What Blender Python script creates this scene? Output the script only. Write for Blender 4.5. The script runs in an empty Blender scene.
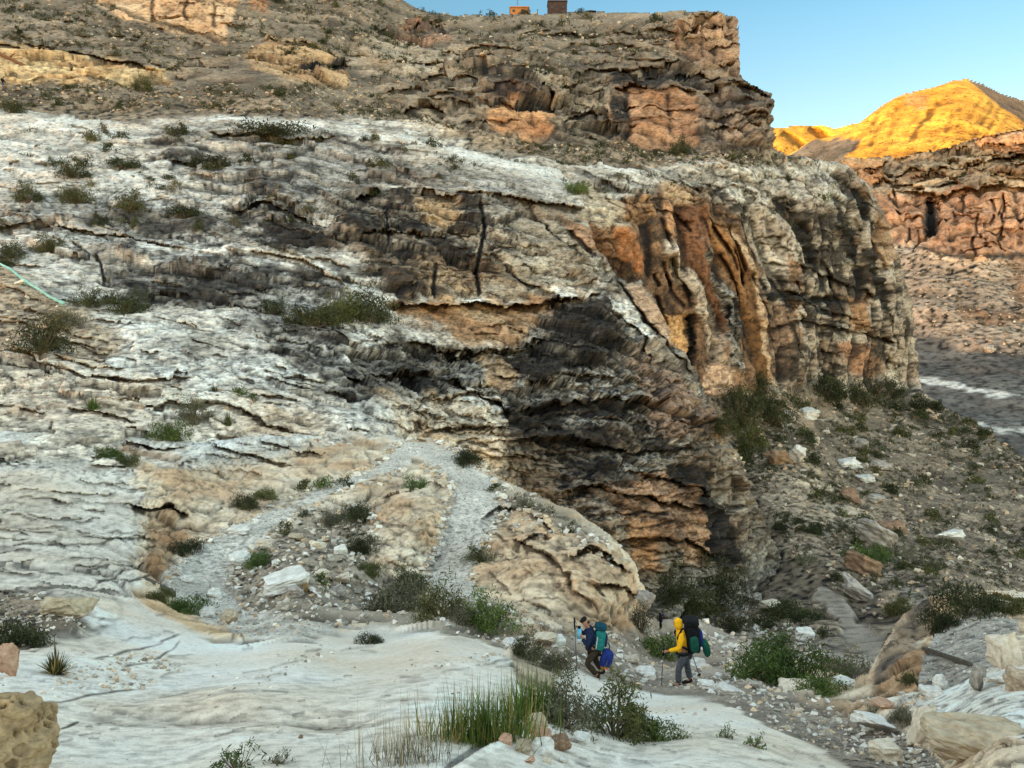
import bpy, math, random
import numpy as np
from mathutils import Vector, Matrix, Quaternion

STEP = 1.1
F, CX, CY, HOR, CAMZ = 800.0, 512.0, 384.0, 310.0, 9.0
TH = math.atan((CY - HOR) / F)
ST, CT = math.sin(TH), math.cos(TH)
scene = bpy.context.scene
col = scene.collection
R = math.radians
rnd = random.Random(7)

# ------------------------------------------------------------------ numpy noise
_G = np.array([(1,1,0),(-1,1,0),(1,-1,0),(-1,-1,0),(1,0,1),(-1,0,1),(1,0,-1),(-1,0,-1),
               (0,1,1),(0,-1,1),(0,1,-1),(0,-1,-1),(1,1,0),(-1,1,0),(0,-1,1),(0,-1,-1)], np.float32)
def _hash(ix, iy, iz, seed):
    h = ix * np.uint32(0x8da6b343) ^ iy * np.uint32(0xd8163841) ^ iz * np.uint32(0xcb1ab31f) ^ np.uint32((seed * 0x9e3779b1) & 0xffffffff)
    h ^= h >> np.uint32(15); h *= np.uint32(0x2c1b3c6d); h ^= h >> np.uint32(12); h *= np.uint32(0x297a2d39); h ^= h >> np.uint32(15)
    return h
def perlin(x, y, z, seed=0):
    x = np.asarray(x, np.float32); y = np.asarray(y, np.float32); z = np.asarray(z, np.float32)
    x, y, z = np.broadcast_arrays(x, y, z)
    fx, fy, fz = np.floor(x), np.floor(y), np.floor(z)
    ix, iy, iz = (a.astype(np.int64).astype(np.uint32) for a in (fx, fy, fz))
    x = x - fx; y = y - fy; z = z - fz
    u, v, w = (t * t * t * (t * (t * 6 - 15) + 10) for t in (x, y, z))
    out = 0
    for dx in (0, 1):
        for dy in (0, 1):
            for dz in (0, 1):
                g = _G[_hash(ix + np.uint32(dx), iy + np.uint32(dy), iz + np.uint32(dz), seed) & np.uint32(15)]
                d = g[..., 0] * (x - dx) + g[..., 1] * (y - dy) + g[..., 2] * (z - dz)
                out = out + d * (u if dx else 1 - u) * (v if dy else 1 - v) * (w if dz else 1 - w)
    return out
def fbm(x, y, z, octv=4, seed=0, gain=.5, mode=0, lod=None):
    """lod: wavelength of the first octave in sample spacings; octaves the mesh cannot carry fade out"""
    a, s, t = 1.0, 0, 0
    for o in range(octv):
        n = perlin(x * 2**o, y * 2**o, z * 2**o, seed + o * 17)
        if mode == 1: n = np.abs(n) * 2 - .5        # billow: rounded lumps, sharp grooves
        s = s + n * (a if lod is None else a * sstep(1.2, 3.5, lod / 2**o)); t += a; a *= gain
    return s / t * 1.6
def rand1(i, seed):
    z = np.zeros_like(i, np.uint32)
    return _hash(i.astype(np.int64).astype(np.uint32), z, z, seed).astype(np.float32) / np.float32(2**32)
def strat(b, th, seed, sharp=.75):
    t = b / th
    i = np.floor(t); f = t - i
    e = np.clip((f - sharp) / (1 - sharp), 0, 1); e = e * e * (3 - 2 * e)
    return rand1(i, seed) * (1 - e) + rand1(i + 1, seed) * e
def worley(x, y, z, seed):
    """broken blocks: distance to the nearest joint, a random value per block and a random plane per block"""
    x = np.asarray(x, np.float32); y = np.asarray(y, np.float32); z = np.asarray(z, np.float32)
    bx, by, bz = np.floor(x - .5), np.floor(y - .5), np.floor(z - .5)
    f1 = np.full(x.shape, 9, np.float32); f2 = f1.copy(); rid = np.zeros_like(f1); til = np.zeros_like(f1)
    k = np.float32(1 / 1024.)
    for dx in (0, 1):
        for dy in (0, 1):
            for dz in (0, 1):
                cx, cy, cz = bx + dx, by + dy, bz + dz
                h = _hash(cx.astype(np.int64).astype(np.uint32), cy.astype(np.int64).astype(np.uint32), cz.astype(np.int64).astype(np.uint32), seed)
                ex = x - (cx + .5 + ((h & np.uint32(1023)) * k - .5) * .85)
                ey = y - (cy + .5 + (((h >> np.uint32(10)) & np.uint32(1023)) * k - .5) * .85)
                ez = z - (cz + .5 + (((h >> np.uint32(20)) & np.uint32(1023)) * k - .5) * .85)
                d = ex * ex + ey * ey + ez * ez
                h2 = h * np.uint32(0x85ebca6b); h2 ^= h2 >> np.uint32(13)
                n = d < f1
                f2 = np.where(n, f1, np.minimum(f2, d)); f1 = np.where(n, d, f1)
                rid = np.where(n, (h2 & np.uint32(1023)) * k, rid)
                til = np.where(n, ex * (((h2 >> np.uint32(10)) & np.uint32(1023)) * k - .5) + ez * (((h2 >> np.uint32(20)) & np.uint32(1023)) * k - .5), til)
    return np.sqrt(f2) - np.sqrt(f1), rid, til
def sstep(a, b, x):
    t = np.clip((x - a) / (b - a), 0, 1); return t * t * (3 - 2 * t)
def lin(c):
    c = np.asarray(c, np.float32) / 255.0
    return np.where(c <= .04045, c / 12.92, ((c + .055) / 1.055) ** 2.4)

# ------------------------------------------------------------------ pixel ray -> world
def unproj(u, v, d):
    x = (u - CX) / F; y = -(v - CY) / F
    return np.stack([x * d, (CT + y * ST) * d, (-ST + y * CT) * d + CAMZ], -1)
def at(u, v, d):
    return Vector(unproj(np.float64(u), np.float64(v), np.float64(d)).tolist())

# ------------------------------------------------------------------ polygon / polyline fields
def seg_dist(U, V, a, b):
    ax, ay = a; bx, by = b
    dx, dy = bx - ax, by - ay
    L2 = dx * dx + dy * dy + 1e-9
    t = ((U - ax) * dx + (V - ay) * dy) / L2
    tc = np.clip(t, 0, 1)
    px, py = U - (ax + tc * dx), V - (ay + tc * dy)
    return np.sqrt(px * px + py * py), tc, dx * (V - ay) - dy * (U - ax)     # dist, t, side (+ = below for left-to-right)
def poly_sd(U, V, poly):
    d = np.full(U.shape, 1e9, np.float32); ins = np.zeros(U.shape, bool)
    n = len(poly)
    for i in range(n):
        a, b = poly[i], poly[(i + 1) % n]
        d = np.minimum(d, seg_dist(U, V, a, b)[0])
        if a[1] != b[1]:
            c = ((a[1] > V) != (b[1] > V)) & (U < (b[0] - a[0]) * (V - a[1]) / (b[1] - a[1]) + a[0])
            ins ^= c
    return np.where(ins, -d, d)
def inpoly(u, v, poly):
    r = False; n = len(poly)
    for i in range(n):
        a, b = poly[i], poly[(i + 1) % n]
        if (a[1] > v) != (b[1] > v) and u < (b[0] - a[0]) * (v - a[1]) / (b[1] - a[1]) + a[0]: r = not r
    return r

# rock / ground kinds: two tones, strata step, pillar depth, lump depth, varnish amount, speckle
K = {
 'white': dict(c=(226,220,210), c2=(196,184,168), st=.18, jo=.00, bu=.08, vn=.30, sp=.46),
 'slab': dict(c=(230,224,214), c2=(218,200,178), st=.004, jo=.00, bu=.008, vn=.04, sp=.20),
 'cream': dict(c=(228,210,184), c2=(196,162,128), st=.20, jo=.06, bu=.14, vn=.14, sp=.34),
 'tan': dict(c=(200,168,132), c2=(164,124,90),  st=.24, jo=.10, bu=.14, vn=.22, sp=.34),
 'orange': dict(c=(194,150,114), c2=(150,108,78), st=.10, jo=.26, bu=.10, vn=.28, sp=.30),
 'rust': dict(c=(156,114,82), c2=(92,68,50),   st=.04, jo=.26, bu=.08, vn=.46, sp=.40),
 'gvarn': dict(c=(172,164,154), c2=(104,96,88), st=.34, jo=.08, bu=.20, vn=.54, sp=.75),
 'varn': dict(c=(130,118,104), c2=(66,58,50),    st=.50, jo=.10, bu=.30, vn=.66, sp=.90),
 'pillar': dict(c=(180,168,152), c2=(120,100,82), st=.05, jo=.42, bu=.10, vn=.52, sp=.55),
 'brown': dict(c=(150,132,116), c2=(100,88,78), st=.45, jo=.14, bu=.26, vn=.42, sp=.55),
 'ledge': dict(c=(166,146,122), c2=(108,94,80), st=.60, jo=.18, bu=.16, vn=.36, sp=.60),
 'talus': dict(c=(142,124,104), c2=(98,86,72), st=.03, jo=.00, bu=.22, vn=.07, sp=.80),
 'dirt': dict(c=(186,166,142), c2=(152,132,110), st=.00, jo=.00, bu=.10, vn=.04, sp=.55),
 'gravel': dict(c=(180,170,156), c2=(150,138,124), st=.00, jo=.00, bu=.05, vn=.00, sp=.60),
 'gold': dict(c=(214,156,62),  c2=(176,116,40),  st=.00, jo=.00, bu=.12, vn=.00, sp=.75),
 'bed': dict(c=(104,99,92), c2=(74,70,66), st=.00, jo=.00, bu=.12, vn=.05, sp=.60),
 'bedpale':dict(c=(206,200,190), c2=(176,170,160), st=.00, jo=.00, bu=.05, vn=.00, sp=.50),
}
VARN = lin((38, 33, 29))

class Layer:
    def __init__(s, name, box, ctrl, S, base, tilt=(.12, .0), seed=0, c=30.0, step=None, smooth=6.0):
        s.name, s.S, s.tilt, s.seed = name, S, tilt, seed
        st = step or STEP
        s.u = np.arange(box[0], box[2] + st, st, dtype=np.float32); s.v = np.arange(box[1], box[3] + st, st, dtype=np.float32)
        s.step = st
        s.U, s.V = np.meshgrid(s.u, s.v)
        C = np.array(ctrl, np.float64); X = C[:, :2]; y = np.log(C[:, 2])
        n = len(C)
        A = np.zeros((n + 3, n + 3)); d = np.sqrt(((X[:, None] - X[None]) ** 2).sum(-1) + c * c)
        A[:n, :n] = d - np.eye(n) * smooth; A[:n, n] = 1; A[:n, n + 1:] = X / 500; A[n, :n] = 1; A[n + 1:, :n] = X.T / 500
        w = np.linalg.solve(A, np.concatenate([y, [0, 0, 0]]))
        D = np.full(s.U.shape, w[n], np.float64) + w[n + 1] * s.U / 500 + w[n + 2] * s.V / 500
        for i in range(n):
            D += w[i] * np.sqrt((s.U - X[i, 0]) ** 2 + (s.V - X[i, 1]) ** 2 + c * c)
        s.D = np.exp(D)
        s.off = np.zeros_like(s.D)
        B = unproj(s.U.astype(np.float64), s.V.astype(np.float64), s.D)
        s.B = B
        gu = np.gradient(B, axis=1); gv = np.gradient(B, axis=0)
        N = np.cross(gu, gv); N /= np.linalg.norm(N, axis=-1, keepdims=True) + 1e-12
        cam = np.array([0, 0, CAMZ]) - B
        s.N = N * np.sign((N * cam).sum(-1, keepdims=True))
        hs = np.maximum(np.abs(gu), np.abs(gv)) / S
        s.hl = np.maximum(hs[..., 0], hs[..., 1]).astype(np.float32) + 1e-6; s.hz = hs[..., 2].astype(np.float32) + 1e-6
        k = K[base]
        s.par = {p: np.full(s.U.shape, k[p], np.float32) for p in ('st', 'jo', 'bu', 'vn', 'sp')}
        s.c1 = np.broadcast_to(lin(k['c']), s.U.shape + (3,)).astype(np.float32).copy()
        s.c2 = np.broadcast_to(lin(k['c2']), s.U.shape + (3,)).astype(np.float32).copy()
        q = (B / S).astype(np.float32)
        s.q = q
        s.en = 1.7 * fbm(q[..., 0] * .8, q[..., 1] * .8, q[..., 2] * 1.6, 6, seed + 3, .62, 0, 1.25 / s.hl)      # ragged edges of zones
        s.dark = np.zeros(s.U.shape, np.float32); s.keep = np.ones(s.U.shape, bool); s.rim = np.ones(s.U.shape, np.float32)
        s.reg = np.zeros(s.U.shape, np.int32); s.regnames = [name]
    def box(s, pts, m):
        us = [p[0] for p in pts]; vs = [p[1] for p in pts]
        a = np.searchsorted(s.u, min(us) - m); b = np.searchsorted(s.u, max(us) + m)
        c = np.searchsorted(s.v, min(vs) - m); d = np.searchsorted(s.v, max(vs) + m)
        return slice(c, d), slice(a, b)
    def mask(s, poly, soft=5, namp=8):
        m = np.zeros(s.U.shape, np.float32); bx = s.box(poly, soft + namp * 1.5 + 2)
        if m[bx].size == 0: return m
        sd = poly_sd(s.U[bx], s.V[bx], poly) + s.en[bx] * namp
        m[bx] = 1 - sstep(-soft, soft, sd); return m
    def zone(s, kind, poly, soft=5, namp=8, w=1.0, region=None, **over):
        m = s.mask(poly, soft, namp) * w; k = dict(K[kind]); k.update(over)
        for p in s.par: s.par[p] = s.par[p] * (1 - m) + k[p] * m
        m3 = m[..., None]
        s.c1 = s.c1 * (1 - m3) + lin(k['c']) * m3; s.c2 = s.c2 * (1 - m3) + lin(k['c2']) * m3
        if region:
            if region not in s.regnames: s.regnames.append(region)
            s.reg[m > .5] = s.regnames.index(region)
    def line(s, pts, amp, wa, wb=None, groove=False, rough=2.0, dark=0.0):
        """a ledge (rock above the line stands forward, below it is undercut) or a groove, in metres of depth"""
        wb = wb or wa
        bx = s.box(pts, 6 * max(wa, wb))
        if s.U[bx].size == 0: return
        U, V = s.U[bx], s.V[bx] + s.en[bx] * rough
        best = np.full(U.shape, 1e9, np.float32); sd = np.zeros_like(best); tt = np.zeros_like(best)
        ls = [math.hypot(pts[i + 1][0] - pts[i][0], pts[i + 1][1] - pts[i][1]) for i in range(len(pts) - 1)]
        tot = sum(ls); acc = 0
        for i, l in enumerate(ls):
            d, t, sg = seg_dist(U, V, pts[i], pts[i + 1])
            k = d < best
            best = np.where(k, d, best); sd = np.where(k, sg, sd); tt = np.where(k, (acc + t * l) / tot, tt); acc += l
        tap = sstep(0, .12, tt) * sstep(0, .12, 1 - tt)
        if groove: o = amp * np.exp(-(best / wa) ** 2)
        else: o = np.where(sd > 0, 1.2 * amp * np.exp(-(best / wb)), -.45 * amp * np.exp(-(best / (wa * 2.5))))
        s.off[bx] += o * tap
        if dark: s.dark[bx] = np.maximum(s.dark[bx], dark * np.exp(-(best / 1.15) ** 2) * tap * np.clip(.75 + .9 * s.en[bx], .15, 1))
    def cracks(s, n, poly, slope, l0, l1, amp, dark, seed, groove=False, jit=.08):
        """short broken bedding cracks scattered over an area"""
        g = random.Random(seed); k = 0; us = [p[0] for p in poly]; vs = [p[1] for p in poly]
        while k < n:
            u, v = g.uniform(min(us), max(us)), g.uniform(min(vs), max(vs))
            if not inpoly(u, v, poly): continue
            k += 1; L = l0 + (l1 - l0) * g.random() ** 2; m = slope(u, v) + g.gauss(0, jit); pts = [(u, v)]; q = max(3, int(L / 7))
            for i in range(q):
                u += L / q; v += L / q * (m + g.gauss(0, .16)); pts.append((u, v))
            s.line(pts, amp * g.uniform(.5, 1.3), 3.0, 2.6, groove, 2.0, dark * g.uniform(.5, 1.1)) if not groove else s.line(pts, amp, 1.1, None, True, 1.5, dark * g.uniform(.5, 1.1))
    def bump(s, cx, cy, rx, ry, amp, p=2.0):
        bx = s.box([(cx - rx, cy - ry), (cx + rx, cy + ry)], 2)
        if s.U[bx].size == 0: return
        r = ((s.U[bx] - cx) / rx) ** 2 + ((s.V[bx] - cy) / ry) ** 2 + s.en[bx] * .12
        s.off[bx] -= amp * np.clip(1 - r, 0, 1) ** 1.4
    def below(s, line, rough=3.0, rim=0, rdepth=0):
        """keep only what lies under a skyline; the surface rolls back over the rim"""
        xs, ys = zip(*line)
        y = np.interp(s.U, xs, ys) + s.en * rough
        s.keep &= s.V >= y
        if rim:
            t = np.clip((s.V - y) / rim, 0, 1); s.rim = (.35 + .65 * t).astype(np.float32); s.off += rdepth * (1 - np.sqrt(np.clip(1 - (1 - t) ** 2, 0, 1)))
    def finish(s, fine=1.0):
        S, q, sd = s.S, s.q, s.seed
        P = unproj(s.U.astype(np.float64), s.V.astype(np.float64), s.D + s.off)
        q = (P / S).astype(np.float32); x, y, z = q[..., 0], q[..., 1], q[..., 2]
        hl, hz = s.hl, s.hz
        ok = lambda fl, fz: sstep(1.2, 3.5, 1 / (fl * hl)) * sstep(.9, 2.6, 1 / (fz * hz))
        warp = fbm(x * .25, y * .25, z * .25, 3, sd + 11)
        bd = z + s.tilt[0] * x + s.tilt[1] * y + .55 * warp + .06 * fbm(x * 2.2, y * 2.2, z * 2.2, 2, sd + 12, .5, 0, .45 / hl)
        wx = x + .35 * fbm(x * .9, y * .9, z * .9, 2, sd + 13); wy = y + .35 * fbm(x * .9, y * .9, z * .9, 2, sd + 14)
        s1, s2, s3 = strat(bd, .95, sd + 21, .9), strat(bd, .36, sd + 22, .85), strat(bd, .14, sd + 23, .8)
        patch = sstep(-.25, .35, fbm(x * .5, y * .5, z * .8, 3, sd + 31, .5, 0, 2 / hl))
        pat3 = sstep(-.10, .22, fbm(x * 1.7, y * 1.7, bd * 6, 3, sd + 35, .5, 0, .6 / hl))
        e1, r1, t1 = worley(wx * .30, wy * .30, bd * 1.15, sd + 201)          # slabs along the bedding, three sizes
        e2, r2, t2 = worley(wx * .75, wy * .75, bd * 3.2, sd + 202)
        e3, r3, t3 = worley(wx * 1.9, wy * 1.9, bd * 8.5, sd + 203)
        e4, r4, t4 = worley(wx * 1.5, wy * 1.5, z * 1.7, sd + 204)            # angular rubble
        e5, r5, t5 = worley(wx * 4.6, wy * 4.6, bd * 15, sd + 206)
        jn = fbm(x * .55 + .2 * warp, y * .55, z * .10, 2, sd + 41, .45, 1, 1.8 / hl)
        ej, rj, tj = worley(wx * .8, wy * .8, z * .32, sd + 205)              # upright joint blocks
        lump = fbm(x * .5, y * .5, bd * .8, 2, sd + 51, .4, 0, 2 / hl)
        p = s.par
        k5 = ok(4.6, 15) * (.35 + .65 * patch)
        k1, k2, k3, k4, kj = ok(.3, 1.15), ok(.75, 3.2), ok(1.9, 8.5), ok(1.5, 1.7), ok(.8, .32)
        slabs = ((r1 - .5) * 1.1 + t1 * .5) * k1 + ((r2 - .5) * .62 + t2 * .3) * k2 + (r3 - .5) * .30 * k3 + ((r5 - .5) * .13 + t5 * .2) * k5
        disp = p['st'] * (slabs + (s1 - .5) * .6 * ok(.1, 1.2)) \
             + p['jo'] * (jn * .8 + ((rj - .5) * .30 + tj * .35 - .18 * (1 - sstep(0, .12, ej))) * kj) \
             + p['bu'] * (lump * .8 + ((r4 - .5) * .22 + t4 * .35) * k4 * sstep(.1, .5, p['sp']))
        disp = disp * s.rim
        P = P + s.N * (disp * S)[..., None]
        s.P = P
        # how deep each spot sits below its surroundings: occlusion shade is painted into the crevice colour
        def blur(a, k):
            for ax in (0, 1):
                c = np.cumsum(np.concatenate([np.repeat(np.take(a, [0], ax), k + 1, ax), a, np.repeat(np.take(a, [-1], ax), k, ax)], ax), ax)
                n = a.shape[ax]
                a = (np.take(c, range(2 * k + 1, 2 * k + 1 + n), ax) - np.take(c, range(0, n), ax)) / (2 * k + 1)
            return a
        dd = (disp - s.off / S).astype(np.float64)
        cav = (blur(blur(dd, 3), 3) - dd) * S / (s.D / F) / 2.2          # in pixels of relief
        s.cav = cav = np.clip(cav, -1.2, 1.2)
        # colour: bedding tint, broad mottling, speckle, desert varnish in streaks down the face and along beds
        sc = np.clip(p['st'] * 4, .04, 1)
        tint = np.clip(.5 + .9 * fbm(x * .35, y * .35, z * .6, 4, sd + 71, .5, 0, 2.8 / hl) + sc * (.45 * (r2 - .5) * k2 + .35 * (r3 - .5) * k3 + .3 * (s2 - .5) * ok(.1, 3)), 0, 1)[..., None]
        C = s.c1 * (1 - tint) + s.c2 * tint
        spk = fbm(x * 5, y * 5, z * 6, 4, sd + 81, .75, 0, .35 / hl)
        thin = strat(bd + .08 * spk, .05, sd + 24, .5)
        gap = (1 - sstep(0, .09, e2)) * .34 * sc * k2 * patch + (1 - sstep(0, .13, e3)) * .34 * sc * k3 * (.3 + .7 * pat3) + (1 - sstep(0, .10, e1)) * .3 * sc * k1
        spk = np.clip(spk * 2.6, -1, 1)
        fleck = sstep(.18, .55, -spk)
        C = C * (1 + p['sp'] * (.55 * spk + .45 * (r4 - .5) * k4 + .3 * (r5 - .5) * k5 - .75 * fleck))[..., None] * (1 - gap)[..., None] * (1 - sc * .20 + .36 * (thin - .2) * patch * sc * ok(.1, 20))[..., None]
        drip = fbm(x * 1.5, y * 1.5, z * .25, 5, sd + 91, .65, 0, .7 / hl)
        bedv = fbm(x * .45, y * .45, bd * 2.4, 5, sd + 95, .65, 0, 2 / hl)
        big = fbm(x * .28, y * .28, z * .4, 4, sd + 97, .6, 0, 3.5 / hl)
        v = .40 * drip + .60 * bedv + .50 * big + .24 * spk + .30 * (r2 - .5) * k2 + .2 * (r3 - .5) * k3 + .12 * cav
        vm = sstep(-.12, .20, v + (p['vn'] - .5) * 1.7) * np.clip(p['vn'] * 1.7, 0, .9)
        C = C * (1 - vm[..., None]) + VARN * vm[..., None] * (1 + .5 * spk[..., None])
        C = C * (1 - .66 * np.clip(cav, -.30, 1))[..., None] * (1 - s.dark)[..., None]  # crevice shade and lighter raised edges painted into the colour
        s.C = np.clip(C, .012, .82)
        return s
    def build(s, mats):
        nv, nu = s.U.shape
        idx = np.arange(nv * nu).reshape(nv, nu)
        f = np.stack([idx[:-1, :-1], idx[:-1, 1:], idx[1:, 1:], idx[1:, :-1]], -1).reshape(-1, 4)[:, ::-1]
        keep = s.keep.ravel(); ok = keep[f].all(1)
        f = f[ok]; reg = s.reg.ravel()[f[:, 0]]
        Pf, Cf = s.P.reshape(-1, 3), s.C.reshape(-1, 3)
        s.objs = {}
        for i, nm in enumerate(s.regnames):
            ff = f[reg == i]
            if not len(ff): continue
            used, inv = np.unique(ff.ravel(), return_inverse=True)
            o = mesh_obj(nm, Pf[used], inv.reshape(-1, 4), mats[min(i, len(mats) - 1)] if not isinstance(mats, dict) else mats.get(nm, mats['*']))
            a = o.data.color_attributes.new('Col', 'FLOAT_COLOR', 'POINT')
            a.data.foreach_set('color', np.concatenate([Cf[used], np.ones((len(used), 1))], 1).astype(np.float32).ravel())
            o['kind'] = 'structure'
            s.objs[nm] = o
        return s
    def surf(s, u, v):
        j = int(np.clip(round((u - s.u[0]) / s.step), 1, len(s.u) - 2)); i = int(np.clip(round((v - s.v[0]) / s.step), 1, len(s.v) - 2))
        return Vector(s.P[i, j].tolist()), Vector(s.N[i, j].tolist()), float(s.D[i, j] + s.off[i, j])

def mesh_obj(name, verts, faces, mat, smooth=True, parent=None):
    me = bpy.data.meshes.new(name)
    verts = np.asarray(verts, np.float32); faces = np.asarray(faces, np.int32)
    n, k = faces.shape
    me.vertices.add(len(verts)); me.vertices.foreach_set('co', verts.ravel())
    me.loops.add(n * k); me.loops.foreach_set('vertex_index', faces.ravel())
    me.polygons.add(n); me.polygons.foreach_set('loop_start', np.arange(0, n * k, k, dtype=np.int32))
    me.polygons.foreach_set('loop_total', np.full(n, k, np.int32))
    me.update(calc_edges=True)
    me.polygons.foreach_set('use_smooth', np.full(n, smooth, bool))
    me.materials.append(mat)
    o = bpy.data.objects.new(name, me); col.objects.link(o)
    if parent: o.parent = parent
    return o

# ------------------------------------------------------------------ materials
def nmat(name, rough=.9, spec=.15):
    m = bpy.data.materials.new(name); m.use_nodes = True
    nt = m.node_tree; b = nt.nodes['Principled BSDF']
    b.inputs['Roughness'].default_value = rough; b.inputs['Specular IOR Level'].default_value = spec
    return m, nt, b
def N_(nt, t, **kw):
    n = nt.nodes.new(t)
    for k, v in kw.items(): setattr(n, k, v)
    return n
def ground_mat(name, s1, s2, bump=.4, dist=.05, amt=.35, flat=3.0, fleck=.5):
    """vertex colour of the ground, broken up by fine world-space grain and dark flecks, with bumps"""
    m, nt, b = nmat(name); L = nt.links.new
    at_ = N_(nt, 'ShaderNodeAttribute'); at_.attribute_name = 'Col'
    tc = N_(nt, 'ShaderNodeTexCoord')
    mp = N_(nt, 'ShaderNodeMapping'); mp.inputs['Scale'].default_value = (1, 1, flat); mp.inputs['Rotation'].default_value = (0, -.12, 0)
    L(tc.outputs['Object'], mp.inputs['Vector'])
    src, hs = at_.outputs['Color'], []
    for sc, a, fl in ((s1, amt, fleck), (s2, amt * .8, fleck * .8)):
        n = N_(nt, 'ShaderNodeTexNoise'); n.inputs['Scale'].default_value = sc; n.inputs['Detail'].default_value = 4; n.inputs['Roughness'].default_value = .7
        L(mp.outputs[0], n.inputs['Vector'])
        r = N_(nt, 'ShaderNodeMapRange'); r.inputs['From Min'].default_value = .3; r.inputs['From Max'].default_value = .7
        r.inputs['To Min'].default_value = 1 - a; r.inputs['To Max'].default_value = 1 + a
        L(n.outputs['Fac'], r.inputs['Value'])
        k = N_(nt, 'ShaderNodeMapRange'); k.interpolation_type = 'SMOOTHSTEP'
        k.inputs['From Min'].default_value = .36; k.inputs['From Max'].default_value = .44; k.inputs['To Min'].default_value = 1 - fl; k.inputs['To Max'].default_value = 1
        L(n.outputs['Fac'], k.inputs['Value'])
        mu = N_(nt, 'ShaderNodeMath', operation='MULTIPLY'); L(r.outputs[0], mu.inputs[0]); L(k.outputs[0], mu.inputs[1])
        vm = N_(nt, 'ShaderNodeVectorMath', operation='MULTIPLY')
        L(src, vm.inputs[0]); L(mu.outputs[0], vm.inputs[1]); src = vm.outputs[0]; hs.append(n.outputs['Fac'])
    L(src, b.inputs['Base Color'])
    ad = N_(nt, 'ShaderNodeMath', operation='ADD'); L(hs[0], ad.inputs[0]); L(hs[1], ad.inputs[1])
    bp = N_(nt, 'ShaderNodeBump'); bp.inputs['Strength'].default_value = bump; bp.inputs['Distance'].default_value = dist
    L(ad.outputs[0], bp.inputs['Height']); L(bp.outputs[0], b.inputs['Normal'])
    return m
def grain_mat(name, c1, c2, scale=6, rough=.85, bump=.3, dist=.02, vary=.0, stretch=(1, 1, 1), spec=.15):
    m, nt, b = nmat(name, rough, spec); L = nt.links.new
    tc = N_(nt, 'ShaderNodeTexCoord'); mp = N_(nt, 'ShaderNodeMapping'); mp.inputs['Scale'].default_value = stretch
    n = N_(nt, 'ShaderNodeTexNoise'); n.inputs['Scale'].default_value = scale; n.inputs['Detail'].default_value = 7; n.inputs['Roughness'].default_value = .65
    L(tc.outputs['Object'], mp.inputs['Vector']); L(mp.outputs[0], n.inputs['Vector'])
    r = N_(nt, 'ShaderNodeValToRGB'); r.color_ramp.elements[0].position = .35; r.color_ramp.elements[1].position = .65
    r.color_ramp.elements[0].color = (*lin(c1), 1); r.color_ramp.elements[1].color = (*lin(c2), 1)
    L(n.outputs['Fac'], r.inputs['Fac'])
    src = r.outputs[0]
    if vary:
        oi = N_(nt, 'ShaderNodeObjectInfo'); hs = N_(nt, 'ShaderNodeHueSaturation')
        mr = N_(nt, 'ShaderNodeMapRange'); mr.inputs['To Min'].default_value = 1 - vary; mr.inputs['To Max'].default_value = 1 + vary
        L(oi.outputs['Random'], mr.inputs['Value']); L(mr.outputs[0], hs.inputs['Value'])
        mh = N_(nt, 'ShaderNodeMapRange'); mh.inputs['To Min'].default_value = .5 - vary * .05; mh.inputs['To Max'].default_value = .5 + vary * .04
        wn = N_(nt, 'ShaderNodeTexWhiteNoise', noise_dimensions='1D'); L(oi.outputs['Random'], wn.inputs['W'])
        L(wn.outputs['Value'], mh.inputs['Value']); L(mh.outputs[0], hs.inputs['Hue'])
        L(src, hs.inputs['Color']); src = hs.outputs[0]
    L(src, b.inputs['Base Color'])
    if bump:
        bp = N_(nt, 'ShaderNodeBump'); bp.inputs['Strength'].default_value = bump; bp.inputs['Distance'].default_value = dist
        L(n.outputs['Fac'], bp.inputs['Height']); L(bp.outputs[0], b.inputs['Normal'])
    return m
# ================================================================== TERRAIN
LEFT = [(-150,450,34),(-150,300,55),(-150,120,98),(0,450,33),(0,380,42),(0,300,54),(100,450,35),(150,380,44),(150,300,57),
        (300,430,43),(300,350,53),(0,200,75),(150,200,78),(300,200,80),(300,280,66),(0,120,97),(150,120,100),(300,125,102),
        (385,438,44),(340,400,47),(-150,200,75),(220,430,40)]
NEAR = [(-150,880,3.6),(250,880,3.6),(600,880,3.6),(900,880,3.8),(1180,880,3.6),(-150,768,5.5),(0,768,5.5),(250,768,5.6),(512,768,5.6),(700,768,6.4),
        (-150,690,9),(0,690,8.8),(250,700,8.6),(400,700,8.6),(60,650,12),(300,645,14.5),(440,645,14),(500,660,13),(535,700,10),(600,690,12.5),
        (700,715,11.2),(760,735,9.6),(850,768,7.8),(-150,600,17),(0,600,17),(0,520,26),(120,600,19),(120,520,28),(180,640,16),
        (180,585,25),(250,620,22.5),(340,622,22.5),(400,612,25),(440,590,27.5),(460,540,31),(475,500,35),(452,462,40),(418,443,44),
        (300,510,33.5),(240,538,29.5),(380,474,38.5),(300,575,25.5),(370,545,29),(400,520,32),(420,485,36),(240,570,27),
        (540,540,30),(600,565,29),(625,600,27.5),(560,600,25.5),(500,560,29),(640,622,28),(500,490,37),(560,512,34.5),(610,540,33),
        (500,630,21),(560,640,20.5),(600,668,20),(690,686,20),(640,645,25),(700,645,28),(745,665,22),(800,702,17),(850,735,13),(900,752,10.4),(940,768,9),
        (640,690,18.5),(740,700,16.5),(660,630,38),(720,625,45),(800,668,26),
        (960,640,20),(900,670,18.2),(885,640,22),(960,602,23),(1010,598,23),(1024,640,18),(1000,690,12),(1000,740,7.6),(925,692,16),(900,720,13.2),
        (870,702,15),(1180,600,24),(1180,768,6),(1180,680,12),(840,690,19)]
N = Layer('rock_slope', (-140, 330, 1160, 860), LEFT + NEAR, 1.0, 'cream', tilt=(.10, .02), seed=100, smooth=14)
ZN = N.zone
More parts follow.
